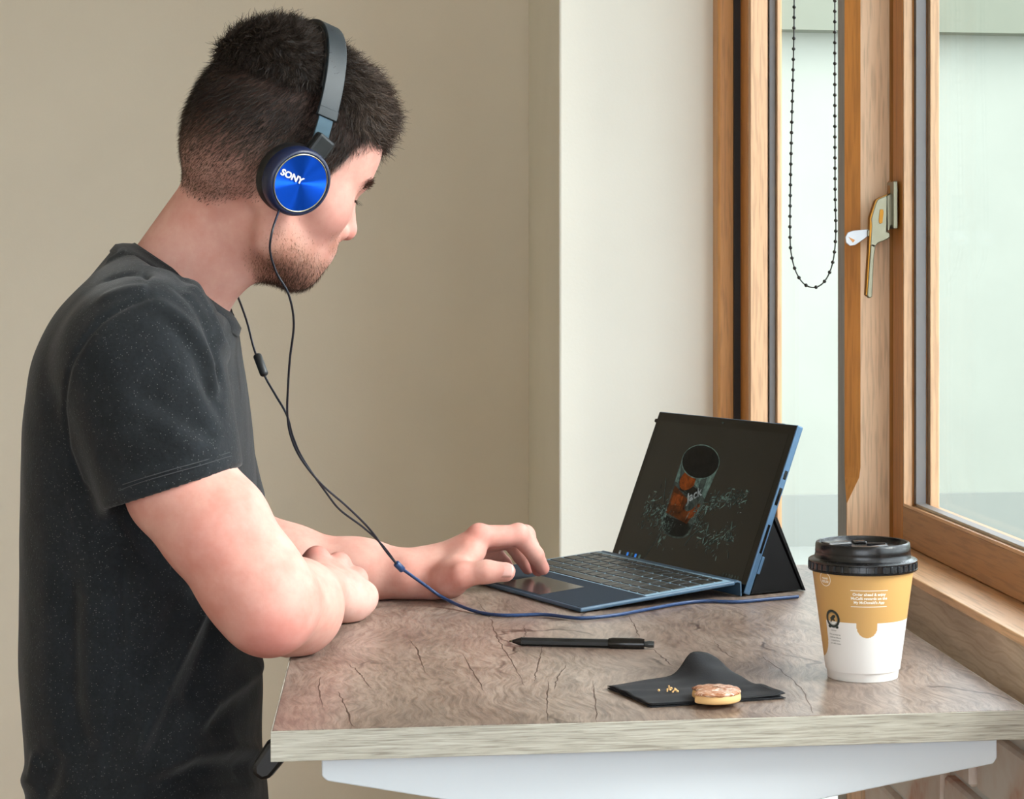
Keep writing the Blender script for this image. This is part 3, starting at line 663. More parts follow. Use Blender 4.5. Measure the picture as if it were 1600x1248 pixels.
# bead chain
CD = 2.45
cp = [at(x, y, CD) for x, y in ((1241, -900), (1241, -300), (1241, 0), (1239.5, 100), (1237, 200), (1235, 300), (1234.5, 370), (1237, 400), (1244, 425), (1256, 443), (1271, 449), (1285, 443), (1296, 426), (1303, 400), (1306, 360), (1305, 300), (1304.5, 150), (1304.5, 0), (1305, -300), (1305, -900))]
ch = tag(empty('blind_chain', cp[10]), 'looped dark bead chain of a blind hanging in front of the glass', 'blind chain')
sp = [Vector(p) for p in spline(cp, 24)]; sp = [p for p in sp if p.z < 2.41]
tube('cord', [p-cp[10] for p in sp], .0009, ch, M['bead'], 6)
bm = bmesh.new(); acc = 0; step = 16.35/FPX*CD
for a, b in zip(sp, sp[1:]):
    L = (b-a).length
    while acc < L:
        p = a.lerp(b, acc/L)-cp[10]; bmesh.ops.create_icosphere(bm, subdivisions=2, radius=.0024, matrix=Matrix.Translation(p)); acc += step
    acc -= L
bd = link('beads', bm_mesh('beads', bm), ch, M['bead'], True); bd['kind'] = 'stuff'

# ------------------------------------------------------------------ implicit-surface modelling (numpy)
f32 = np.float32
def A3(p): return np.asarray(p, f32)
def rc(P, a, b, r1, r2):
    a, b = A3(a), A3(b); ba = b-a; t = np.clip(((P-a)@ba)/max(float(ba@ba), 1e-12), 0, 1)
    q = P-a-t[:, None]*ba; return np.sqrt((q*q).sum(1))-(r1+(r2-r1)*t)
def ell(P, c, r, R=None):
    q = P-A3(c)
    if R is not None: q = q@np.asarray(R, f32)
    r = A3(r); k0 = np.sqrt(((q/r)**2).sum(1)); k1 = np.sqrt(((q/(r*r))**2).sum(1))+1e-9
    return k0*(k0-1)/k1
def sph(P, c, r): q = P-A3(c); return np.sqrt((q*q).sum(1))-r
def smin(a, b, k): h = np.maximum(k-np.abs(a-b), 0)/k; return np.minimum(a, b)-h*h*k*.25
def smax(a, b, k): return -smin(-a, -b, k)
def chain(P, pts, k=.006):
    d = None
    for (a, ra), (b, rb) in zip(pts, pts[1:]):
        e = rc(P, a, b, ra, rb); d = e if d is None else smin(d, e, k)
    return d
def nets(f, lo, hi, h, lv=4, marg=1.25):
    "sparse surface nets of the zero set of f"
    lo = np.asarray(lo, float); n = [int(math.ceil((b-a)/(h*2**lv))) for a, b in zip(lo, hi)]
    idx = np.stack(np.meshgrid(*[np.arange(k) for k in n], indexing='ij'), -1).reshape(-1, 3)
    off = np.array([[i, j, k] for i in (0, 1) for j in (0, 1) for k in (0, 1)])
    for l in range(lv, -1, -1):
        c = h*2**l; d = f((lo+(idx+.5)*c).astype(f32)); idx = idx[np.abs(d) < c*.87*marg+.0005]
        if l: idx = (idx[:, None]*2+off).reshape(-1, 3)
    N = [k*2**lv+2 for k in n]
    key = lambda q: (q[..., 0].astype(np.int64)*N[1]+q[..., 1])*N[2]+q[..., 2]
    ck = key(idx[:, None]+off); uk, inv = np.unique(ck, return_inverse=True); inv = inv.reshape(ck.shape)
    cc = np.stack([uk//(N[1]*N[2]), uk//N[2] % N[1], uk % N[2]], -1)
    val = f((lo+cc*h).astype(f32)).astype(float); cv = val[inv]
    act = (cv.min(1) < 0) & (cv.max(1) >= 0); idx, cv, inv = idx[act], cv[act], inv[act]
    s = np.zeros((len(idx), 3)); cnt = np.zeros(len(idx))
    for a in range(8):
        for b in range(a+1, 8):
            if np.abs(off[a]-off[b]).sum() != 1: continue
            m = (cv[:, a] < 0) != (cv[:, b] < 0); t = np.where(m, cv[:, a]/np.where(m, cv[:, a]-cv[:, b], 1), 0)
            s += np.where(m[:, None], off[a]+t[:, None]*(off[b]-off[a]), 0); cnt += m
    V = lo+(idx+s/cnt[:, None])*h
    k0 = key(idx); o = np.argsort(k0); ks = k0[o]; F = []
    for ax in range(3):
        b_, c_ = (ax+1) % 3, (ax+2) % 3; e = np.zeros(3, int); e[ax] = 1; p = off@np.array([4, 2, 1])
        i0 = 0; i1 = int(e@np.array([4, 2, 1])); m = (cv[:, i0] < 0) != (cv[:, i1] < 0)
        base = idx[m]; sg = cv[m, i0] < 0; quad = []; ok = np.ones(len(base), bool)
        for db, dc in ((0, 0), (1, 0), (1, 1), (0, 1)):
            q = base.copy(); q[:, b_] -= db; q[:, c_] -= dc; kk = key(q); j = np.clip(np.searchsorted(ks, kk), 0, len(ks)-1)
            ok &= ks[j] == kk; quad.append(o[j])
        Q = np.stack(quad, 1)[ok]; sg = sg[ok]; Q = np.where(sg[:, None], Q, Q[:, ::-1]); F.append(Q)
    return V, np.concatenate(F)
def largest(V, F):
    "keep only the largest connected piece"
    lab = np.arange(len(V)); E = np.concatenate([F[:, [0, 1]], F[:, [1, 2]], F[:, [2, 3]], F[:, [3, 0]]])
    for _ in range(400):
        m = np.minimum(lab[E[:, 0]], lab[E[:, 1]]); new = lab.copy(); np.minimum.at(new, E[:, 0], m); np.minimum.at(new, E[:, 1], m); new = new[new]; new = new[new]
        if (new == lab).all(): break
        lab = new
    c = np.bincount(lab); keep = lab == c.argmax(); mp = np.cumsum(keep)-1
    return V[keep], mp[F[keep[F[:, 0]]]]
def grad(f, V, e=.0006):
    V = V.astype(f32); g = np.stack([f(V+np.eye(3, dtype=f32)[i]*e)-f(V-np.eye(3, dtype=f32)[i]*e) for i in range(3)], 1)
    return g/(np.linalg.norm(g, axis=1, keepdims=True)+1e-9)
def vnormals(V, F):
    n = np.cross(V[F[:, 2]]-V[F[:, 0]], V[F[:, 3]]-V[F[:, 1]]); o = np.zeros_like(V)
    for i in range(4): np.add.at(o, F[:, i], n)
    return o/(np.linalg.norm(o, axis=1, keepdims=True)+1e-12)
def relax(V, F, it=2, k=.5):
    E = np.concatenate([F[:, [0, 1]], F[:, [1, 2]], F[:, [2, 3]], F[:, [3, 0]]]); 
    for _ in range(it):
        s = np.zeros_like(V); c = np.zeros(len(V)); np.add.at(s, E[:, 0], V[E[:, 1]]); np.add.at(c, E[:, 0], 1); np.add.at(s, E[:, 1], V[E[:, 0]]); np.add.at(c, E[:, 1], 1)
        V = V*(1-k)+k*s/np.maximum(c, 1)[:, None]
    return V
def np_mesh(name, V, F, col=None):
    me = bpy.data.meshes.new(name); n = F.shape[1]
    me.vertices.add(len(V)); me.vertices.foreach_set('co', np.ascontiguousarray(V, f32).ravel())
    me.loops.add(F.size); me.loops.foreach_set('vertex_index', np.ascontiguousarray(F, np.int32).ravel())
    me.polygons.add(len(F)); me.polygons.foreach_set('loop_start', np.arange(0, F.size, n, dtype=np.int32)); me.polygons.foreach_set('loop_total', np.full(len(F), n, np.int32))
    me.update(calc_edges=True); me.polygons.foreach_set('use_smooth', np.ones(len(F), bool))
    if col is not None:
        a = me.color_attributes.new('tint', 'FLOAT_COLOR', 'POINT'); c = np.ones((len(V), 4), f32); c[:, :3] = col; a.data.foreach_set('color', c.ravel())
    return me
def march(f, x, y, d0=1.5, d1=2.4):
    "first hit of the view ray through pixel (x, y)"
    d = d0; r = pv(x, y, 1.0)
    for _ in range(120):
        e = float(f((r*d)[None].astype(f32))[0])
        if e < .0004 or d > d1: break
        d += max(e*.7, .0006)
    return r*d
def segdist(P, a, b):
    a, b = np.asarray(a, float), np.asarray(b, float); ba = b-a; t = np.clip(((P-a)@ba)/max(ba@ba, 1e-12), 0, 1); return np.linalg.norm(P-a-t[:, None]*ba, axis=1), t
def smooth01(x, a, b): t = np.clip((x-a)/(b-a), 0, 1); return t*t*(3-2*t)
def wob(P, s, seed=0):
    "cheap smooth noise, about -1..1"
    r = np.random.RandomState(seed); o = 0
    for k in range(5):
        d = r.normal(size=3); d /= np.linalg.norm(d); o = o+np.sin(P@(d*s*(.6+.35*k))+r.uniform(0, 6.28))/(1+.35*k)
    return o/2.6

# ------------------------------------------------------------------ the man (view frame: right, depth, up; then placed in the room)
def lin3(c): return np.array(lin(c)[:3])
HS, HP, HY_, HR = .945, math.radians(20), math.radians(32), math.radians(8)
HPOS = pv(411, 271, 1.93)
def rot_head():
    cp, sp, cy, sy, cr, sr = math.cos(HP), math.sin(HP), math.cos(HY_), math.sin(HY_), math.cos(HR), math.sin(HR)
    return np.array([[cy, -sy, 0], [sy, cy, 0], [0, 0, 1]])@np.array([[cp, 0, sp], [0, 1, 0], [-sp, 0, cp]])@np.array([[1, 0, 0], [0, cr, -sr], [0, sr, cr]])
HRM = rot_head()
def to_head(P): return ((P-HPOS.astype(f32))@HRM.astype(f32))/HS
def from_head(p): return (np.asarray(p, float)*HS)@HRM.T+HPOS
def head_sdf(p):
    q = p.copy(); q[:, 1] = np.abs(q[:, 1])
    d = ell(p, (.001, 0, .052), (.0945, .076, .088))
    d = smin(d, ell(p, (-.036, 0, .006), (.050, .056, .052)), .03)
    d = smin(d, rc(p, (.043, 0, .035), (.052, 0, -.055), .054, .042), .03)
    d = smin(d, ell(p, (.070, 0, .060), (.030, .050, .040)), .03)
    d = smin(d, sph(q, (.060, .040, -.012), .0240), .034)
    d = smin(d, rc(q, (.004, .055, -.030), (.018, .050, -.062), .014, .014), .025)
    d = smin(d, rc(q, (.018, .050, -.062), (.069, .014, -.079), .014, .015), .022)
    d = smin(d, ell(p, (.036, 0, -.056), (.048, .045, .028)), .025)
    d = smin(d, ell(p, (.0735, 0, -.081), (.015, .022, .015)), .016)
    d = smin(d, rc(q, (.080, .040, .030), (.094, .010, .029), .009, .010), .014)
    d = smin(d, rc(p, (.090, 0, .020), (.107, 0, -.017), .0078, .0095), .010)
    d = smin(d, sph(p, (.1085, 0, -.0225), .0098), .006)
    d = smin(d, sph(q, (.0985, .0120, -.0255), .0082), .005)
    d = smin(d, ell(p, (.084, 0, -.049), (.015, .030, .021)), .016)
    d = smin(d, ell(p, (.0950, 0, -.0480), (.0070, .021, .0052)), .004)
    d = smin(d, ell(p, (.0935, 0, -.0575), (.0075, .019, .0062)), .004)
    d = smax(d, -sph(q, (.101, .033, .011), .0150), .012)
    lid = smax(sph(q, (.0765, .0325, .0115), .0136), -(p[:, 2]-.0085), .002); d = smin(d, lid, .003)
    d = smax(d, -sph(q, (.1020, .0068, -.0342), .0040), .003)
    ear = smax(ell(q, (.000, .075, .000), (.020, .009, .026)), -ell(q, (.004, .085, .002), (.012, .007, .016)), .004); d = smin(d, ear, .006)
    return d*HS
# arms
SHR, ELR = pv(226, 575, 1.80), pv(418, 943, 1.765)
FA1, WRR = pv(460, 948, 1.835), pv(500, 922, 1.975)
SHL, ELL_, WRL = pv(250, 575, 2.12), pv(372, 872, 2.16), pv(668, 898, 2.172)
HIDX = [(pv(748, 838, 2.170), .0125), (pv(810, 836, 2.188), .0112), (pv(836, 866, 2.214), .0094), (pv(848, 888, 2.232), .0078)]
HMID = [(pv(750, 842, 2.192), .0125), (pv(820, 838, 2.210), .0110), (pv(838, 870, 2.236), .0092), (pv(841, 890, 2.246), .0076)]
HRNG = [(pv(744, 850, 2.212), .0120), (pv(796, 844, 2.236), .0100), (pv(813, 868, 2.256), .0086), (pv(825, 888, 2.268), .0072)]
HPNK = [(pv(736, 862, 2.230), .0110), (pv(772, 862, 2.252), .0090), (pv(788, 880, 2.268), .0078), (pv(797, 892, 2.276), .0066)]
HTHM = [(pv(690, 900, 2.150), .0160), (pv(722, 898, 2.122), .0138), (pv(760, 893, 2.118), .0118), (pv(790, 893.5, 2.118), .0104)]
def left_hand(P):
    W_ = pv(676, 893, 2.172); d = None
    for (m, r), k in ((HIDX[0], .017), (HMID[0], .017), (HRNG[0], .016), (HPNK[0], .015)):
        e = rc(P, W_, m, .0195, r); d = e if d is None else smin(d, e, .014)
    d = smin(d, rc(P, pv(690, 906, 2.165), pv(704, 908, 2.195), .020, .018), .014)       # heel of the hand
    d = smin(d, chain(P, HTHM), .012); d = smin(d, rc(P, pv(716, 884, 2.140), pv(742, 862, 2.165), .011, .010), .012)
    d = smin(d, sph(P, pv(704, 908, 2.140), .0172), .016)
    d = smin(d, rc(P, W_, pv(734, 862, 2.158), .019, .012), .014)
    for fg in (HIDX, HMID, HRNG, HPNK): d = smin(d, chain(P, fg, .004), .0035)
    for c, r in (HIDX[0], HIDX[1], HMID[1]): d = smin(d, sph(P, c+np.array([0, 0, .003]), r*.86), .006)
    return d
FKN = [(495, 876, 2.030), (529, 884, 2.050), (556, 906, 2.050), (570, 933, 2.030)]
def right_hand(P):
    d = None
    for i, (x, y, z) in enumerate(FKN):
        m = pv(x, y, z); e = rc(P, WRR, m, .019, .0125-.0007*i); e = smin(e, sph(P, m+np.array([0, -.002, .003]), .0125-.0006*i), .004); d = e if d is None else smin(d, e, .0075)
    for i, (x, y, z) in enumerate(FKN):
        m = pv(x, y, z); p1 = m+np.array([-.006, .036, -.012+.003*i]); p2 = p1+np.array([-.020, .004, -.022+.006*i]); p3 = p2+np.array([-.016, -.018, .004])
        d = smin(d, chain(P, [(m, .0122-.0007*i), (p1, .0108), (p2, .0096), (p3, .0085)], .004), .006)
    d = smin(d, sph(P, pv(548, 938, 2.020), .0225), .016); d = smin(d, sph(P, pv(525, 935, 2.01), .024), .016)
    d = smin(d, chain(P, [(pv(490, 915, 1.985), .016), (pv(478, 893, 2.035), .013), (pv(490, 885, 2.07), .011)]), .01)
    return d
def desk_box(P):
    X, Y = P[:, 1]*f32(SA)+P[:, 0]*f32(CA), P[:, 1]*f32(CA)-P[:, 0]*f32(SA)
    return np.maximum.reduce([f32(TX0)-X, X-f32(TX1), f32(TY0)-Y, Y-f32(TY1), P[:, 2]-f32(TBL-CAMZ+.0006), f32(TBL-TT-CAMZ)-P[:, 2]])
def edge_plane(p0, p1, d, flip=1):
    "plane seen edge-on from the photograph's side through two pixels at depth d"
    a, b = pv(*p0, d), pv(*p1, d); n = np.cross((a+b)/2, b-a); n *= flip/np.linalg.norm(n); return (a+b)/2, n
HEMC, HEMN = edge_plane((167, 797), (373, 731), 1.775)
if HEMN[2] > 0: HEMN = -HEMN
S_E = pv(292, 850, 1.772)
def sleeve(P, g=0., cut=True):
    d = rc(P, pv(224, 572, 1.803), S_E, .0735+g, .0605+g)
    if cut: d = smax(d, (P-A3(HEMC))@A3(HEMN), .005)
    return d
def body_sdf(P):
    d = head_sdf(to_head(P))
    nk = rc(P, pv(256, 462, 1.955), pv(362, 322, 1.950), .0495, .052)
    nk = smin(nk, rc(P, pv(386, 396, 1.935), pv(316, 462, 1.94), .022, .019), .03)
    d = smin(d, nk, .022)
    # trunk inside the shirt
    t = rc(P, pv(215, 560, 1.955), pv(215, 1120, 1.955), .075, .085); t = smin(t, rc(P, SHR, SHL, .042, .042), .05); t = smin(t, rc(P, pv(268, 490, 1.955), SHR, .034, .034), .03); t = smin(t, rc(P, pv(268, 490, 1.955), SHL, .034, .034), .03)
    d = smin(d, t, .03)
    # right arm, elbow on the desk edge
    ua = chain(P, [(SHR, .042), (pv(272, 715, 1.778), .043), (pv(283, 762, 1.777), .047), (pv(335, 822, 1.768), .0475), (pv(388, 900, 1.764), .0450), (ELR, .0405)], .012); up = (P-A3(HEMC))@A3(HEMN); ua = smax(ua, sleeve(P, -.0085, False)-np.maximum(up+.016, 0)*1.6, .003)
    fa = chain(P, [(ELR, .0405), (FA1, .0415), (pv(480, 938, 1.905), .0315), (WRR, .025)], .02)
    d = smin(d, smin(ua, fa, .022), .02); d = smin(d, sph(P, pv(426, 967, 1.752), .0255), .02)
    # left arm
    la = rc(P, SHL, ELL_, .050, .040); la = smin(la, chain(P, [(ELL_, .040), (pv(440, 880, 2.165), .0385), (pv(560, 893, 2.170), .0305), (WRL, .0245)], .03), .03)
    la = smin(la, rc(P, pv(640, 897, 2.158), pv(684, 896, 2.182), .022, .021), .02)
    d = smin(d, la, .02)
    d = smin(d, left_hand(P), .012); d = smin(d, right_hand(P), .012)
    d = smax(d, -desk_box(P), .0015)
    return d
PBASE = v2w(np.array([pv(215, 900, 1.955)*np.array([1, 1, 0])+np.array([0, 0, -CAMZ])]))[0]
man = tag(empty('person', PBASE), 'person in charcoal t-shirt wearing blue headphones, leaning on the desk, one hand at the keyboard', 'person')
def place(V): return v2w(V)-PBASE
def man_part(name, V, F, mat, col=None, parent=None): return link(name, np_mesh(name, place(V), F, col), parent or man, mat)

# skin
def skin_mat():
    m, nt, b = nodes('skin'); a = add(nt, 'VertexColor'); a.layer_name = 'tint'
    n = add(nt, 'TexNoise', ins={'Vector': coords(nt), 'Scale': 38, 'Detail': 4, 'Roughness': .6})
    col = mixc(nt, .55, a.outputs[0], ramp(nt, n.outputs[0], [(.35, (236, 214, 208)), (.65, (255, 255, 252))]), 'MULTIPLY')
    nb_ = add(nt, 'TexNoise', ins={'Vector': coords(nt), 'Scale': 14, 'Detail': 5, 'Roughness': .65}); col = mixc(nt, add(nt, 'MapRange', ins={0: nb_.outputs[0], 1: .46, 2: .72, 3: 0.0, 4: .5}).outputs[0], col, mixc(nt, 1.0, col, lin((240, 196, 186)), 'MULTIPLY'))
    nt.links.new(col, b.inputs['Base Color']); b.inputs['Roughness'].default_value = .55; b.inputs['Specular IOR Level'].default_value = .25
    b.inputs['Subsurface Weight'].default_value = .12; b.inputs['Subsurface Radius'].default_value = (.006, .0025, .0015); b.inputs['Subsurface Scale'].default_value = 1
    n2 = add(nt, 'TexNoise', ins={'Vector': coords(nt), 'Scale': 420, 'Detail': 3}); bump(nt, b, n2.outputs[0], .12, .0006); return m
def hair_mat(name, rough=.5):
    m, nt, b = nodes(name); a = add(nt, 'VertexColor'); a.layer_name = 'tint'
    n = add(nt, 'TexNoise', ins={'Vector': coords(nt), 'Scale': 300, 'Detail': 2})
    nt.links.new(mixc(nt, .5, a.outputs[0], ramp(nt, n.outputs[0], [(.3, (190, 180, 170)), (.7, (255, 255, 255))]), 'MULTIPLY'), b.inputs['Base Color']); b.inputs['Roughness'].default_value = rough; b.inputs['Specular IOR Level'].default_value = .22; return m
M['skin'] = skin_mat(); M['hair'] = hair_mat('dark brown hair')
SKIN, RED, LIT_SKIN = lin3((216, 168, 155)), lin3((206, 120, 114)), lin3((226, 192, 182))
def hair_zone(h):
    "1 on the scalp that carries hair (head frame)"
    x, z = h[:, 0], h[:, 2]
    zl = np.interp(x, [-.08, -.05, -.02, .005, .025, .036, .046, .060, .075, .090, .2], [-.050, -.048, -.030, -.012, -.012, .002, .028, .055, .068, .074, .075])
    return smooth01(z-zl, -.008, .010)
def beard_zone(h):
    x, y, z = h[:, 0], np.abs(h[:, 1]), h[:, 2]
    lim = -.030-.30*np.maximum(0, x-.03)+.25*np.maximum(0, .03-x)
    g = smooth01(lim-z, -.006, .030)*smooth01(x, -.004, .02)
    mou = np.exp(-((x-.092)/.016)**2-((z+.042)/.012)**2)
    lips = np.exp(-((x-.102)/.008)**2-((z+.054)/.009)**2-(y/.022)**2)
    return np.clip(np.maximum(g, mou)*(1-lips), 0, 1)
lo = np.array([-.66, 1.55, -.56]); hi = np.array([-.06, 2.36, .30])
BV, BF = nets(body_sdf, lo, hi, .0022, 5)
bn = grad(body_sdf, BV)
hh = to_head(BV.astype(f32)).astype(float); dh = head_sdf(hh.astype(f32)); inh = smooth01(-dh, -.012, -.004)
col = np.repeat(SKIN[None], len(BV), 0)
def blend(col, c, k): return col*(1-k[:, None])+np.asarray(c)*k[:, None]
for c, r, k in ((pv(425, 985, 1.74), .032, .75), (pv(330, 860, 1.72), .05, .28), (HIDX[0][0], .02, .35), (HIDX[1][0], .018, .35), (HIDX[3][0], .016, .6), (HMID[3][0], .014, .55), (HRNG[3][0], .012, .55), (HTHM[3][0], .014, .35), (HTHM[1][0], .02, .15), (pv(760, 872, 2.19), .02, .5), (pv(494, 866, 2.02), .018, .5), (pv(545, 880, 2.04), .02, .3)):
    col = blend(col, RED, k*np.exp(-(np.linalg.norm(BV-c, axis=1)/r)**2))
col = blend(col, LIT_SKIN, .7*np.exp(-(np.linalg.norm(BV-pv(560, 930, 2.0), axis=1)/.035)**2))  # fist lightened: strong light put into the skin colour
col = blend(col, RED, inh*.55*np.exp(-(np.linalg.norm(hh-[.110, 0, -.024], axis=1)/.014)**2)); col = blend(col, RED, inh*.35*np.exp(-(np.linalg.norm(hh-[.07, -.045, -.02], axis=1)/.03)**2))
hz = hair_zone(hh)*inh; bz = beard_zone(hh)*inh
top = smooth01(hh[:, 2]+.25*hh[:, 0]*0, .035, .095)
kk = smooth01(hh[:, 2], -.02, .055); col = col*(1-(hz*(.5+.42*kk))[:, None])+(lin3((96, 74, 62))*(1-kk[:, None])+lin3((38, 31, 26))*kk[:, None])*(hz*(.5+.42*kk))[:, None]; col = blend(col, lin3((150, 108, 84)), bz*.55)
body = man_part('body', BV, BF, M['skin'], col)

# nails
def nail(c, ax, nrm, L, w_, nm='nail'):
    ax, nrm = ax/np.linalg.norm(ax), nrm-ax*0; nrm = nrm-ax*(nrm@ax)/(ax@ax); nrm /= np.linalg.norm(nrm); sd = np.cross(ax, nrm); V, F = [], []
    for i in range(9):
        for j in range(7):
            s, t = -1+2*i/8, -1+2*j/6; k = math.sqrt(max(0, 1-.35*t*t)); V.append(c+ax*s*L*k+sd*t*w_*(1-.12*(s > .8))+nrm*(-.30*t*t*w_-.12*s*s*L))
    for i in range(8):
        for j in range(6): a = i*7+j; F.append((a, a+1, a+8, a+7))
    o = man_part(nm, np.array(V), np.array(F), M['nail'], parent=body); o.modifiers.new('t', 'SOLIDIFY').thickness = .0004; return o
M['nail'] = plain('finger nail', (216, 168, 158), .35)
VW = np.array([0, -1, 0.])
ax_ = HTHM[3][0]-HTHM[2][0]; nail(HTHM[3][0]+ax_/np.linalg.norm(ax_)*.0012+np.array([.0, -.0099, .0034]), ax_, np.array([.12, -1, .35]), .0080, .0072)
# eye
def ball(c, r, m, nm, par, sub=3):
    bm = bmesh.new(); bmesh.ops.create_icosphere(bm, subdivisions=sub, radius=1); V = np.array([v.co[:] for v in bm.verts]); F = np.array([[v.index for v in f.verts] for f in bm.faces]); bm.free()
    return man_part(nm, from_head(V*r+np.asarray(c)), F, M[m], parent=par)
M['eye'] = plain('eye white', (226, 220, 212), .15); M['iris'] = plain('brown iris', (52, 36, 26), .1)
for s in (-1, 1):
    e = ball((.0765, s*.0325, .0115), .0124, 'eye', 'eye', body); ball((.0840, s*.0325, .0085), .0058, 'iris', 'iris', e, 2)

# hair, beard, brows as real strands
def strands(name, root, nrm, flow, length, width, colr, seed, curl=0., seg=3, parent=None):
    r = np.random.RandomState(seed); n = len(root); L = np.asarray(length)*r.uniform(.7, 1.25, n)
    flow = flow-nrm*(flow*nrm).sum(1, keepdims=True); d0 = nrm*.55+flow; d0 /= np.linalg.norm(d0, axis=1, keepdims=True); d0 += r.normal(size=(n, 3))*.16
    d1 = nrm*r.uniform(-.05, .3, n)[:, None]+flow+r.normal(size=(n, 3))*curl; d1 /= np.linalg.norm(d1, axis=1, keepdims=True)
    sd = np.cross(d0, nrm+r.normal(size=(n, 3))*.5); sd /= np.linalg.norm(sd, axis=1, keepdims=True)+1e-9
    P = root-nrm*.0008; V = []; C = []; wv = r.uniform(0, 6.28, n); sh = r.uniform(.45, 1.9, n)
    for k in range(seg+1):
        t = k/seg; w_ = width*(1-.85*t)
        V += [P-sd*(w_*.5)[:, None] if np.ndim(w_) else P-sd*w_*.5, P+sd*w_*.5 if not np.ndim(w_) else P+sd*(w_*.5)[:, None]]
        C += [colr*(sh*(.8+.5*t))[:, None]]*2  # tips coloured lighter, as where strands catch light
        dd = d0*(1-t)+d1*t; P = P+dd*(L/seg)[:, None]+sd*(curl*.12*L*np.sin(wv+t*5))[:, None]
    V = np.stack(V, 1).reshape(-1, 3); C = np.stack(C, 1).reshape(-1, 3); b = np.arange(n)[:, None]*(2*(seg+1))
    F = np.concatenate([b+np.array([2*k, 2*k+1, 2*k+3, 2*k+2]) for k in range(seg)], 0)
    o = man_part(name, V, F, M['hair'], C, parent or man); return o
def pick(V, F, w_, n, seed):
    r = np.random.RandomState(seed); tri = np.concatenate([F[:, [0, 1, 2]], F[:, [0, 2, 3]]]); ar = np.linalg.norm(np.cross(V[tri[:, 1]]-V[tri[:, 0]], V[tri[:, 2]]-V[tri[:, 0]]), axis=1)*w_[tri].mean(1)
    c = np.cumsum(ar); i = np.searchsorted(c, r.uniform(0, c[-1], n)); a, b = r.uniform(size=(2, n)); s = a+b > 1; a[s], b[s] = 1-a[s], 1-b[s]
    t = tri[i]; return V[t[:, 0]]*(1-a-b)[:, None]+V[t[:, 1]]*a[:, None]+V[t[:, 2]]*b[:, None], t[:, 0]
def hdir(v): return np.asarray(v, float)@HRM.T
# hair mass on top of the head
def mass_sdf(P):
    p = to_head(P); d = ell(p, (-.002, 0, .084), (.086, .072, .066))
    d = smin(d, ell(p, (-.022, 0, .106), (.054, .054, .047)), .03); d = smin(d, ell(p, (.050, 0, .092), (.052, .060, .044)), .03)
    d = smin(d, ell(p, (.076, .004, .086), (.026, .046, .030)), .02)
    d = d-.0016*np.sin(p[:, 0]*150+6*np.sin(p[:, 1]*70))*np.sin(p[:, 1]*130+5*np.sin(p[:, 2]*90))-.0008*np.sin(p[:, 2]*260+p[:, 0]*190+3*np.sin(p[:, 1]*120))
    # thin out into the clipped sides
    d = d+.010*(1-smooth01(p[:, 2], .070, .105))*(1-smooth01(p[:, 0], .03, .06))
    d = smax(d, (.058-.012*smooth01(p[:, 0], .04, .08))-p[:, 2], .012)
    return d*HS
HV, HF = nets(mass_sdf, HPOS-.2, HPOS+.2, .0022, 5); hn = grad(mass_sdf, HV)
hair = man_part('hair', HV, HF, M['hair'], np.repeat(lin3((34, 27, 23))[None], len(HV), 0))
ph = to_head(HV.astype(f32)).astype(float)
def flow_top(R):
    h = to_head(R.astype(f32)).astype(float); dn = (1-smooth01(h[:, 2], .075, .125))*(1-smooth01(h[:, 0], .04, .07))
    f = np.stack([1-1.3*dn, .6*np.sin(h[:, 0]*75+h[:, 1]*50)+.4*np.sin(h[:, 2]*90), -.2-.9*dn+.7*np.sin(h[:, 1]*80+h[:, 0]*60)], 1)
    return hdir(f/np.linalg.norm(f, axis=1, keepdims=True))
R_, ix = pick(HV, HF, smooth01(ph[:, 2], .05, .08)+.02, 30000, 1)
fr = smooth01(to_head(R_.astype(f32))[:, 0].astype(float), .0, .07)
cl = lin3((38, 30, 25))*(1-fr[:, None])+lin3((66, 54, 46))*fr[:, None]  # front strands coloured lighter for the light falling there
strands('hair_strands', R_, hn[ix], flow_top(R_), .013+.005*fr+.007*(1-smooth01(to_head(R_.astype(f32))[:, 2].astype(float), .06, .09))*(1-fr), .00085, cl, 2, .75, 4, hair)['kind'] = 'stuff'
# short sides and back
wS = hz*(1-.35*top)
R_, ix = pick(BV, BF, wS, 34000, 3); zz = to_head(R_.astype(f32))[:, 2].astype(float); k = smooth01(zz, -.03, .052)
fl = hdir(np.array([[-.35, 0, -.75]])).repeat(len(R_), 0); cl = lin3((92, 74, 63))*(1-k[:, None])+lin3((36, 29, 25))*k[:, None]
strands('hair_strands', R_, bn[ix], fl, .0035+.0085*k, .00058, cl, 4, .3, 3, hair)['kind'] = 'stuff'
# stubble
R_, ix = pick(BV, BF, bz**1.2, 9000, 5); fl = hdir(np.array([[.15, 0, -1.]])).repeat(len(R_), 0); hb = to_head(R_.astype(f32)).astype(float)
dn = smooth01(-hb[:, 2], .045, .09)*smooth01(hb[:, 0], .01, .05)
strands('beard', R_, bn[ix], fl, .0028+.0035*dn, .00042, lin3((104, 76, 58))*(1-dn[:, None])+lin3((62, 44, 34))*dn[:, None], 6, .35, 3)['kind'] = 'stuff'
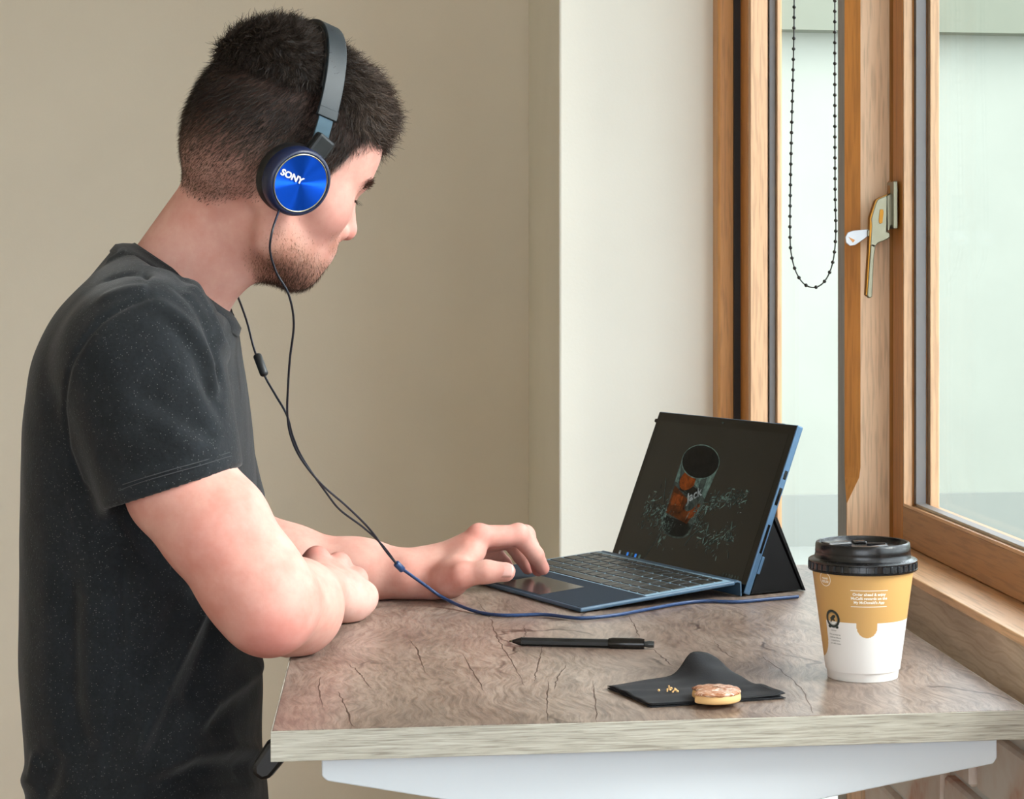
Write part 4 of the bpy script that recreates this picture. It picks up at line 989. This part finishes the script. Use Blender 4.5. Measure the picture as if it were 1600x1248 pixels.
# brows and lashes
wB = inh*np.exp(-((hh[:, 2]-.031+.12*np.maximum(0, np.abs(hh[:, 1])-.03))/.0045)**2)*smooth01(np.abs(hh[:, 1]), .008, .014)*(1-smooth01(np.abs(hh[:, 1]), .046, .054))*(hh[:, 0] > .06)
R_, ix = pick(BV, BF, wB, 900, 7); sg = np.sign(to_head(R_.astype(f32))[:, 1])
strands('eyebrow', R_, bn[ix], np.stack([-.2+0*sg, sg*.9, .1+0*sg], 1)@HRM.T, .008, .0005, np.repeat(lin3((70, 50, 40))[None], len(R_), 0), 8, .2, 3)['kind'] = 'stuff'
q = np.random.RandomState(3); n = 90; sg = np.where(q.uniform(size=n) < .5, -1, 1); t = q.uniform(-1, 1, n)
rt = from_head(np.stack([.0765+.0130*np.cos(t*.8), sg*(.0325+.0125*np.sin(t*.9)), .0088+0*t], 1))
strands('eyelash', rt, hdir(np.repeat([[1., 0, -.2]], n, 0)), hdir(np.stack([np.ones(n), sg*.35*t, -.25+0*t], 1)), .0085, .0005, np.repeat(lin3((40, 30, 24))[None], n, 0), 9, .1, 3)['kind'] = 'stuff'

# ------------------------------------------------------------------ t-shirt
TR = [(392, 206, 288, .05), (430, 158, 322, .105), (480, 112, 346, .152), (560, 78, 364, .178), (660, 62, 382, .178), (760, 58, 389, .172), (900, 55, 391, .166), (1020, 54, 396, .163), (1090, 56, 402, .165), (1150, 62, 398, .166), (1200, 68, 398, .168), (1250, 62, 407, .172), (1380, 66, 410, .176)]
TV0 = 1.955
tw = np.array([-(r[0]-HY)/FPX*TV0 for r in TR])[::-1]; tc = np.array([((r[1]+r[2])/2-CX)/FPX*TV0 for r in TR])[::-1]; ta = np.array([(r[2]-r[1])/2/FPX*TV0 for r in TR])[::-1]; tb_ = np.array([r[3] for r in TR])[::-1]
_w = np.linspace(tw[0], tw[-1], 160); _k = np.exp(-(np.arange(-12, 13)/5.)**2); _k /= _k.sum()
tc, ta, tb_ = [np.convolve(np.pad(np.interp(_w, tw, q), 12, 'reflect', reflect_type='odd'), _k, 'valid') for q in (tc, ta, tb_)]; tw = _w
def torso(P):
    w_ = P[:, 2]; c = np.interp(w_, tw, tc).astype(f32); a = np.interp(w_, tw, ta).astype(f32); b = np.interp(w_, tw, tb_).astype(f32)
    x, y = np.abs(P[:, 0]-c)/a, np.abs(P[:, 1]-TV0)/b
    k = (x**2.3+y**2.3)**(1/2.3); d = (k-1)*np.minimum(a, b)*.95
    return smax(d, w_-f32(tw[-1]), .03)
NC, NN = edge_plane((207, 378), (357, 478), 1.955)
if NN[2] < 0: NN = -NN
NAX0, NAX1 = pv(262, 470, 1.955), pv(372, 330, 1.945)
def neck_tube(P, r): return rc(P, pv(256, 468, 1.955), pv(320, 374, 1.955), r, r)
def neck_hole(P, r=.0515): return rc(P, pv(262, 458, 1.955), pv(372, 294, 1.955), r, r)
def shirt_solid(P):
    d = torso(P); d = smin(d, rc(P, pv(268, 468, 1.955), pv(236, 532, 1.80), .052, .056), .04); d = smin(d, rc(P, pv(268, 468, 1.955), pv(240, 540, 2.11), .052, .056), .04)
    d = smin(d, neck_tube(P, .0555), .03)
    d = smin(d, rc(P, pv(252, 575, 2.115), pv(330, 790, 2.14), .07, .06), .03)
    return d
def neck_cut(P): return (P-A3(NC))@A3(NN)
def shirt_sdf(P):
    d = smin(shirt_solid(P), sleeve(P), .018)
    near = rc(P, pv(282, 428, 1.955), pv(430, 250, 1.955), .11, .16)      # the neckline only cuts around the neck
    d = np.where(near < 0, smax(d, neck_cut(P)+.009, .003), d)
    d = smax(d, -neck_hole(P), .003)
    hole = smax(sleeve(P, -.0062, False), -((P-A3(HEMC))@A3(HEMN))-.04, .01); d = smax(d, -hole, .002)
    return smax(d, -(P[:, 2]+f32(.545)), .004)
SV, SF = nets(shirt_sdf, (-.68, 1.66, -.57), (-.34, 2.27, .06), .0024, 5, 1.6)
SV, SF = largest(SV, SF); SV = relax(SV, SF, 3, .5); sn = vnormals(SV, SF)
hit = lambda x, y: march(shirt_sdf, x, y)
disp = np.zeros(len(SV))
def fold(pts, w_, amp):
    "soft ridge (amp > 0) or groove along pixels traced on the cloth"
    global disp
    Q = [hit(*p) for p in pts]; best = np.full(len(SV), 9.); tt = np.zeros(len(SV)); n = len(Q)-1
    for i, (a, b) in enumerate(zip(Q, Q[1:])):
        dd, t = segdist(SV, a, b); m = dd < best; best = np.where(m, dd, best); tt = np.where(m, (i+t)/n, tt)
    tap = np.clip(np.minimum(tt, 1-tt)*5+.25, 0, 1); disp += amp*np.exp(-(best/w_)**2)*tap
fold([(322, 925), (296, 985), (262, 1055), (226, 1136), (205, 1190)], .010, .011); fold([(345, 960), (318, 1040), (290, 1110)], .016, -.009)
fold([(290, 930), (255, 1010), (215, 1090)], .018, -.008)
fold([(408, 1035), (372, 1065), (335, 1092), (300, 1140)], .010, .008); fold([(402, 1075), (360, 1110), (318, 1150)], .012, -.004)
fold([(240, 1205), (300, 1178), (360, 1166), (408, 1180)], .010, .009); fold([(230, 1235), (310, 1205), (390, 1200)], .012, -.009); fold([(250, 1248), (330, 1232), (405, 1225)], .010, .005)
fold([(110, 880), (108, 1000), (112, 1110), (130, 1200)], .016, -.010); fold([(140, 890), (142, 1010), (150, 1120)], .020, .008)
fold([(60, 1180), (52, 1215), (38, 1248)], .010, .007); fold([(90, 1170), (75, 1225), (60, 1248)], .012, -.005)
fold([(236, 392), (282, 452), (325, 515), (347, 600)], .007, -.004); fold([(252, 400), (305, 455), (345, 530), (362, 610)], .008, .005); fold([(270, 420), (325, 475), (358, 540)], .006, -.003)
fold([(240, 470), (296, 512), (332, 570), (350, 640)], .008, .005); fold([(340, 570), (346, 630)], .007, -.005); fold([(262, 500), (308, 556), (336, 640)], .008, -.0035); fold([(250, 540), (300, 610), (340, 680)], .010, .003)
fold([(232, 640), (290, 690), (352, 715)], .012, .0035); fold([(205, 600), (270, 650), (340, 690)], .010, -.003); fold([(150, 700), (210, 735), (290, 735)], .012, -.003)
fold([(165, 410), (190, 396), (228, 398)], .006, .003); fold([(160, 440), (205, 425), (236, 430)], .006, -.003); fold([(150, 470), (200, 452), (234, 452)], .008, .003)
SEAM = [(234, 466), (196, 477), (158, 500), (126, 540), (104, 590), (98, 640), (104, 700), (124, 755), (160, 800)]
fold(SEAM, .0035, -.0028); fold([(232, 396), (229, 430), (233, 466)], .003, -.0035)
fold([(197, 850), (193, 930), (187, 1030), (179, 1130), (160, 1246)], .004, -.0028)
disp += .0016*wob(SV, 38, 1)+.0007*wob(SV, 95, 2)
disp *= smooth01(np.abs((SV-HEMC)@HEMN)+9*(np.linalg.norm(SV-HEMC, axis=1) > .10), .004, .03)
SV2 = SV+sn*disp[:, None]
def shirt_mat():
    m, nt, b = nodes('charcoal flecked jersey'); v = coords(nt)
    vo = add(nt, 'TexVoronoi', ins={'Vector': v, 'Scale': 760}); wn = add(nt, 'TexNoise', ins={'Vector': v, 'Scale': 300, 'Detail': 2})
    n1 = add(nt, 'TexNoise', ins={'Vector': v, 'Scale': 26, 'Detail': 5, 'Roughness': .7})
    col = ramp(nt, n1.outputs[0], [(.3, (25, 28, 31)), (.7, (36, 40, 44))])
    sep = add(nt, 'SeparateColor', ins={0: vo.outputs['Color']}); pk = add(nt, 'Math', operation='GREATER_THAN', ins={0: sep.outputs[0], 1: .90})
    sz = add(nt, 'Math', operation='LESS_THAN', ins={0: vo.outputs['Distance'], 1: .34}); f = add(nt, 'Math', operation='MULTIPLY', ins={0: pk.outputs[0], 1: sz.outputs[0]})
    f2 = add(nt, 'Math', operation='MULTIPLY', ins={0: f.outputs[0], 1: .26})
    col = mixc(nt, .4, col, ramp(nt, wn.outputs[0], [(.3, (170, 170, 174)), (.7, (255, 255, 255))]), 'MULTIPLY')
    col = mixc(nt, f2.outputs[0], col, lin((150, 152, 150)))
    nt.links.new(col, b.inputs['Base Color']); b.inputs['Roughness'].default_value = .9; b.inputs['Specular IOR Level'].default_value = .2
    b.inputs['Sheen Weight'].default_value = .12; b.inputs['Sheen Roughness'].default_value = .5
    bump(nt, b, wn.outputs[0], .35, .0008); return m
M['shirt'] = shirt_mat(); M['thread'] = plain('grey stitching', (58, 60, 63), .8)
shirt = man_part('t_shirt', SV2, SF, M['shirt'])
def collar_ring():
    "ribbed neckband: a closed strip from the neckline down onto the shirt"
    e1 = pv(357, 478, 1.955)-pv(207, 378, 1.955); e1 /= np.linalg.norm(e1); e2 = np.cross(NN, e1); n = 96
    th_ = np.arange(n)*2*math.pi/n; dr = np.cos(th_)[:, None]*e1+np.sin(th_)[:, None]*e2
    def reach(dep):
        rr_ = np.linspace(.050, .080, 61); P = NC-NN*dep+dr[:, None, :]*rr_[None, :, None]
        D = shirt_solid(P.reshape(-1, 3).astype(f32)).reshape(n, -1); k = (D > 0).argmax(1); k = np.where((D > 0).any(1), k, 60); r = rr_[k]
        for _ in range(6): r = (np.roll(r, 1)+r*2+np.roll(r, -1))/4
        return np.maximum(r, .0555)
    rb = reach(.019); rm = reach(.010); R0_ = .0548
    rings = [(-.014, rb*0+.0500), (-.003, rb*0+.0512), (.0, rb*0+.0524), (.0007, rb*0+.0535), (-.0012, rb*0+R0_), (-.006, R0_+(rm-R0_)*.6+.0008), (-.011, rm+.0016), (-.019, rb+.0018), (-.0205, rb+.0008), (-.022, rb-.004)]
    V = np.concatenate([NC+NN*z+dr*r[:, None] for z, r in rings]); F = []
    for j in range(len(rings)-1):
        for i in range(n): p, q = j*n+i, j*n+(i+1) % n; F.append((p, q, q+n, p+n))
    return V, np.array(F)
CV, CF = collar_ring(); man_part('collar', CV, CF, M['shirt'], parent=shirt)
def stitch(px, off=.0012, r=.00045):
    P = [hit(*p) for p in px]; Q = spline(P, 8); Q = [q-np.array([0, off, 0]) for q in Q]
    o = tube('stitching', [Vector(p) for p in place(np.array(Q))], r, shirt, M['thread'], 5); return o
def lerp2(a, b, n): return [(a[0]+(b[0]-a[0])*i/n, a[1]+(b[1]-a[1])*i/n) for i in range(n+1)]
stitch([(186, 766), (228, 751), (270, 739), (310, 728), (345, 717), (362, 712)]); stitch([(192, 757), (230, 745), (270, 733), (310, 722), (345, 711), (360, 706)])

# ------------------------------------------------------------------ trousers and shoes (below the frame)
M['jeans'] = plain('dark denim', (40, 46, 58), .85); M['shoe'] = plain('black shoe leather', (24, 23, 22), .5)
def legs(P):
    d = None; fl = -CAMZ
    for s in (-1, 1):
        hp = np.array([-.49, 1.955+s*.085, fl+.82]); kn = np.array([-.47, 1.955+s*.095, fl+.50]); an = np.array([-.505, 1.955+s*.10, fl+.09])
        e = smin(rc(P, hp, kn, .088, .062), rc(P, kn, an, .062, .05), .03); d = e if d is None else smin(d, e, .02)
    return smax(smin(d, ell(P, (-.49, 1.955, fl+.80), (.110, .150, .10)), .04), -(P[:, 2]-(fl+.05)), .004)
LV, LF = nets(legs, (-.68, 1.70, -1.40), (-.30, 2.22, -.36), .008, 3, 1.5); man_part('trousers', LV, LF, M['jeans'])
for s in (-1, 1):
    def shoe(P):
        d = rc(P, (-.515, 1.955+s*.10, -CAMZ+.045), (-.36, 1.955+s*.105, -CAMZ+.032), .045, .036); d = smin(d, rc(P, (-.51, 1.955+s*.10, -CAMZ+.05), (-.51, 1.955+s*.10, -CAMZ+.10), .042, .040), .03)
        return smax(d, -(P[:, 2]+f32(CAMZ-.001)), .004)
    V_, F_ = nets(shoe, (-.60, 1.70, -1.40), (-.28, 2.22, -1.22), .006, 3, 1.5); man_part('shoe', V_, F_, M['shoe'])

# ------------------------------------------------------------------ headphones
M['hp_blue'] = plain('midnight blue plastic', (20, 30, 62), .35); M['hp_black'] = plain('soft black plastic', (26, 29, 31), .45); M['hp_pad'] = plain('black leatherette', (14, 14, 15), .5); M['band'] = plain('slate black band', (30, 40, 46), .5); M['slider'] = plain('brushed dark steel', (62, 80, 90), .3, .7)
def disc_mat():
    "radially brushed blue metal"
    m, nt, b = nodes('blue spun metal'); tc = add(nt, 'TexCoord'); b.inputs['Base Color'].default_value = lin((14, 82, 206)); b.inputs['Metallic'].default_value = .9
    b.inputs['Roughness'].default_value = .46; b.inputs['Anisotropic'].default_value = 1.0
    tg = add(nt, 'Tangent', direction_type='RADIAL', axis='Z'); nt.links.new(tg.outputs[0], b.inputs['Tangent']); return m
M['hp_disc'] = disc_mat(); M['hp_white'] = plain('white lettering', (240, 240, 240), .4); M['cable'] = plain('navy flat cable', (32, 60, 102), .4); M['cable_dark'] = plain('dark navy cable', (16, 22, 34), .4)
hpE = tag(empty('headphones', v2w(HPOS[None])[0]), 'blue on-ear headphones worn by the person, with a thin navy cable', 'headphones')
HPB = np.array(hpE.location)
def hv(p): return v2w(from_head(np.asarray(p, float)))-HPB
# cup frame: origin on the ear, axis n pointing out of the head
def cup_frame(s, c, tilt=0.):
    n = np.array([.20, s*1., -.10]); n /= np.linalg.norm(n); z = np.array([.03, 0, 1.]); z -= n*(z@n); z /= np.linalg.norm(z); x = np.cross(z, n)
    Mw = Matrix.Identity(4); o = hv(np.array([c])).reshape(3); Rw = lambda v: (hv(np.array([np.asarray(c)+v]))-hv(np.array([c]))).reshape(3)/HS
    for i, v in enumerate((x, z, n)):
        w3 = Rw(v)*.93
        for k in range(3): Mw[k][i] = w3[k]
    for k in range(3): Mw[k][3] = o[k]
    return Mw
def ear_cup(s):
    Mw = cup_frame(s, (-.004, s*.0800, .003))
    def L(n, prof, m, par=None):
        o = lathe(n, prof, 72, par or hpE, M[m], cap=n != 'disc_trim')
        if par is None: o.matrix_local = Mw
        return o
    L('ear_pad', [(.0, 0), (.030, 0), (.0355, .004), (.0365, .010), (.0345, .0155), (.0, .0155)], 'hp_pad')
    cup_ = L('ear_cup', [(.0, .0145), (.0345, .0145), (.0352, .017), (.0352, .026), (.0340, .0300), (.0318, .0318), (.0308, .0318), (.0300, .0306), (.0, .0306)], 'hp_blue')
    L('disc_trim', [(.0286, .0304), (.0300, .0304), (.0300, .0316), (.0293, .0320), (.0286, .0316)], 'steel', cup_)
    L('disc', [(.0286, .0304), (.0286, .0315), (.015, .0311), (.002, .0308), (.0, .0308)], 'hp_disc', cup_)
    V, F = text_geo('SONY', .0088, .00035); nn = 'lettering'
    o = link(nn, mesh(nn, [((x*1.15-.0125), y-.0005, .0319) for x, y, _ in V], F), cup_, M['hp_white'])
    # yoke block above the cup
    yk = box('yoke', (-.0105, .026, .012), (.0115, .054, .0235), hpE, M['hp_black'], .003); yk.matrix_local = Mw @ Matrix.Rotation(math.radians(-12), 4, 'Z')
    return Mw
MR = ear_cup(-1); ear_cup(1)
# band: arc over the head in a plane through both cups
def band_strip(name, t0, t1, wd, th, off, m, n=40, wfun=None):
    V, F = [], []
    for i in range(n+1):
        t = t0+(t1-t0)*i/n                         # -1 right ear .. 0 crown .. 1 left ear
        a = math.radians(90-90*abs(t)*1.06)*1.0; sg = -1 if t < 0 else 1
        R_y, R_z = .0985+off, .164+off
        y = sg*R_y*math.cos(a)**.86 if math.cos(a) > 0 else 0; z = R_z*math.sin(a); x = .004+.006*math.cos(a)-.004*math.sin(a)
        if t < -.75 or t > .75: pass
        w_ = wd if wfun is None else wfun(t)
        nrm = np.array([0, y/R_y**2, z/R_z**2]); nrm /= np.linalg.norm(nrm)+1e-9
        for sx, sn_ in ((-1, 0), (1, 0), (1, 1), (-1, 1)): V.append(np.array([x+sx*w_/2, y, z])+nrm*th*sn_)
    for i in range(n):
        for k in range(4): a, b = i*4+k, i*4+(k+1) % 4; F.append((a, b, b+4, a+4))
    F += [(3, 2, 1, 0), (n*4, n*4+1, n*4+2, n*4+3)]
    o = link(name, mesh(name, hv(np.array(V)), F), hpE, M[m]); bv = o.modifiers.new('b', 'BEVEL'); bv.width = .0008; bv.segments = 2; bv.limit_method = 'ANGLE'; auto_smooth(o.data, 50); return o
band_strip('headband', -.66, .66, .021, .0045, 0, 'band', 60); band_strip('headband_padding', -.55, .55, .024, .005, -.0045, 'hp_pad', 50)
for s in (-1, 1):
    band_strip('band_clip', s*.64, s*.68, .0215, .0055, -.0005, 'band', 6); band_strip('slider', s*.66, s*.88, .0165, .0022, .0008, 'slider', 20)
# cable
def cpath(pts): return [v2w(pv(*p)[None])[0] for p in pts]
near = [(437, 325, 1.845), (434, 334, 1.832), (425, 362, 1.815), (422, 392, 1.82), (432, 426, 1.83), (451, 460, 1.84), (459, 505, 1.86), (453, 560, 1.88), (450, 605, 1.90), (449, 645, 1.915), (454, 680, 1.93), (470, 716, 1.95), (502, 756, 1.98), (543, 792, 2.01), (578, 827, 2.04), (603, 861, 2.065), (622, 884, 2.082)]
far = [(352, 425, 2.02), (368, 455, 2.0), (385, 500, 1.985), (397, 545, 1.97), (408, 572, 1.96), (416, 592, 1.955), (431, 618, 1.945), (448, 648, 1.932), (458, 683, 1.945), (474, 718, 1.965), (510, 770, 1.995), (532, 797, 2.012), (568, 824, 2.035), (598, 852, 2.06), (622, 884, 2.084)]
def sub(P): return [Vector(p)-hpE.location for p in P]
tube('cable', sub(spline(cpath(near), 10)), .0011, hpE, M['cable_dark'], 8); tube('cable', sub(spline(cpath(far), 10)), .0011, hpE, M['cable_dark'], 8)
join = [at(622, 884, 2.083), at(660, 911, 2.105), at(695, 935, 2.110)]+[on(x, y, TBL+.0024) for x, y in ((740, 954), (785, 961), (850, 960), (905, 965.5), (960, 961), (1005, 953), (1060, 943), (1100, 939), (1150, 940), (1200, 936), (1247, 932))]
jp = spline([np.array(p) for p in join], 10)
for dz in (.0, .0):
    pass
tube('cable', [Vector(p)-hpE.location for p in jp], .0021, hpE, M['cable'], 10, .8)
def capsule(n, a, b, r, m, par=hpE):
    a, b = Vector(a), Vector(b); t = b-a; return tube(n, [a, a.lerp(b, .04), a.lerp(b, .1), a.lerp(b, .9), a.lerp(b, .96), b], [r*.4, r*.8, r, r, r*.8, r*.4], par, M[m], 14)
rm = cpath([(401, 553, 1.966), (414, 587, 1.956)]); capsule('remote_control', Vector(rm[0])-hpE.location, Vector(rm[1])-hpE.location, .0043, 'hp_black')
ys = cpath([(618, 879, 2.080), (630, 891, 2.086)]); capsule('cable_splitter', Vector(ys[0])-hpE.location, Vector(ys[1])-hpE.location, .0036, 'cable')
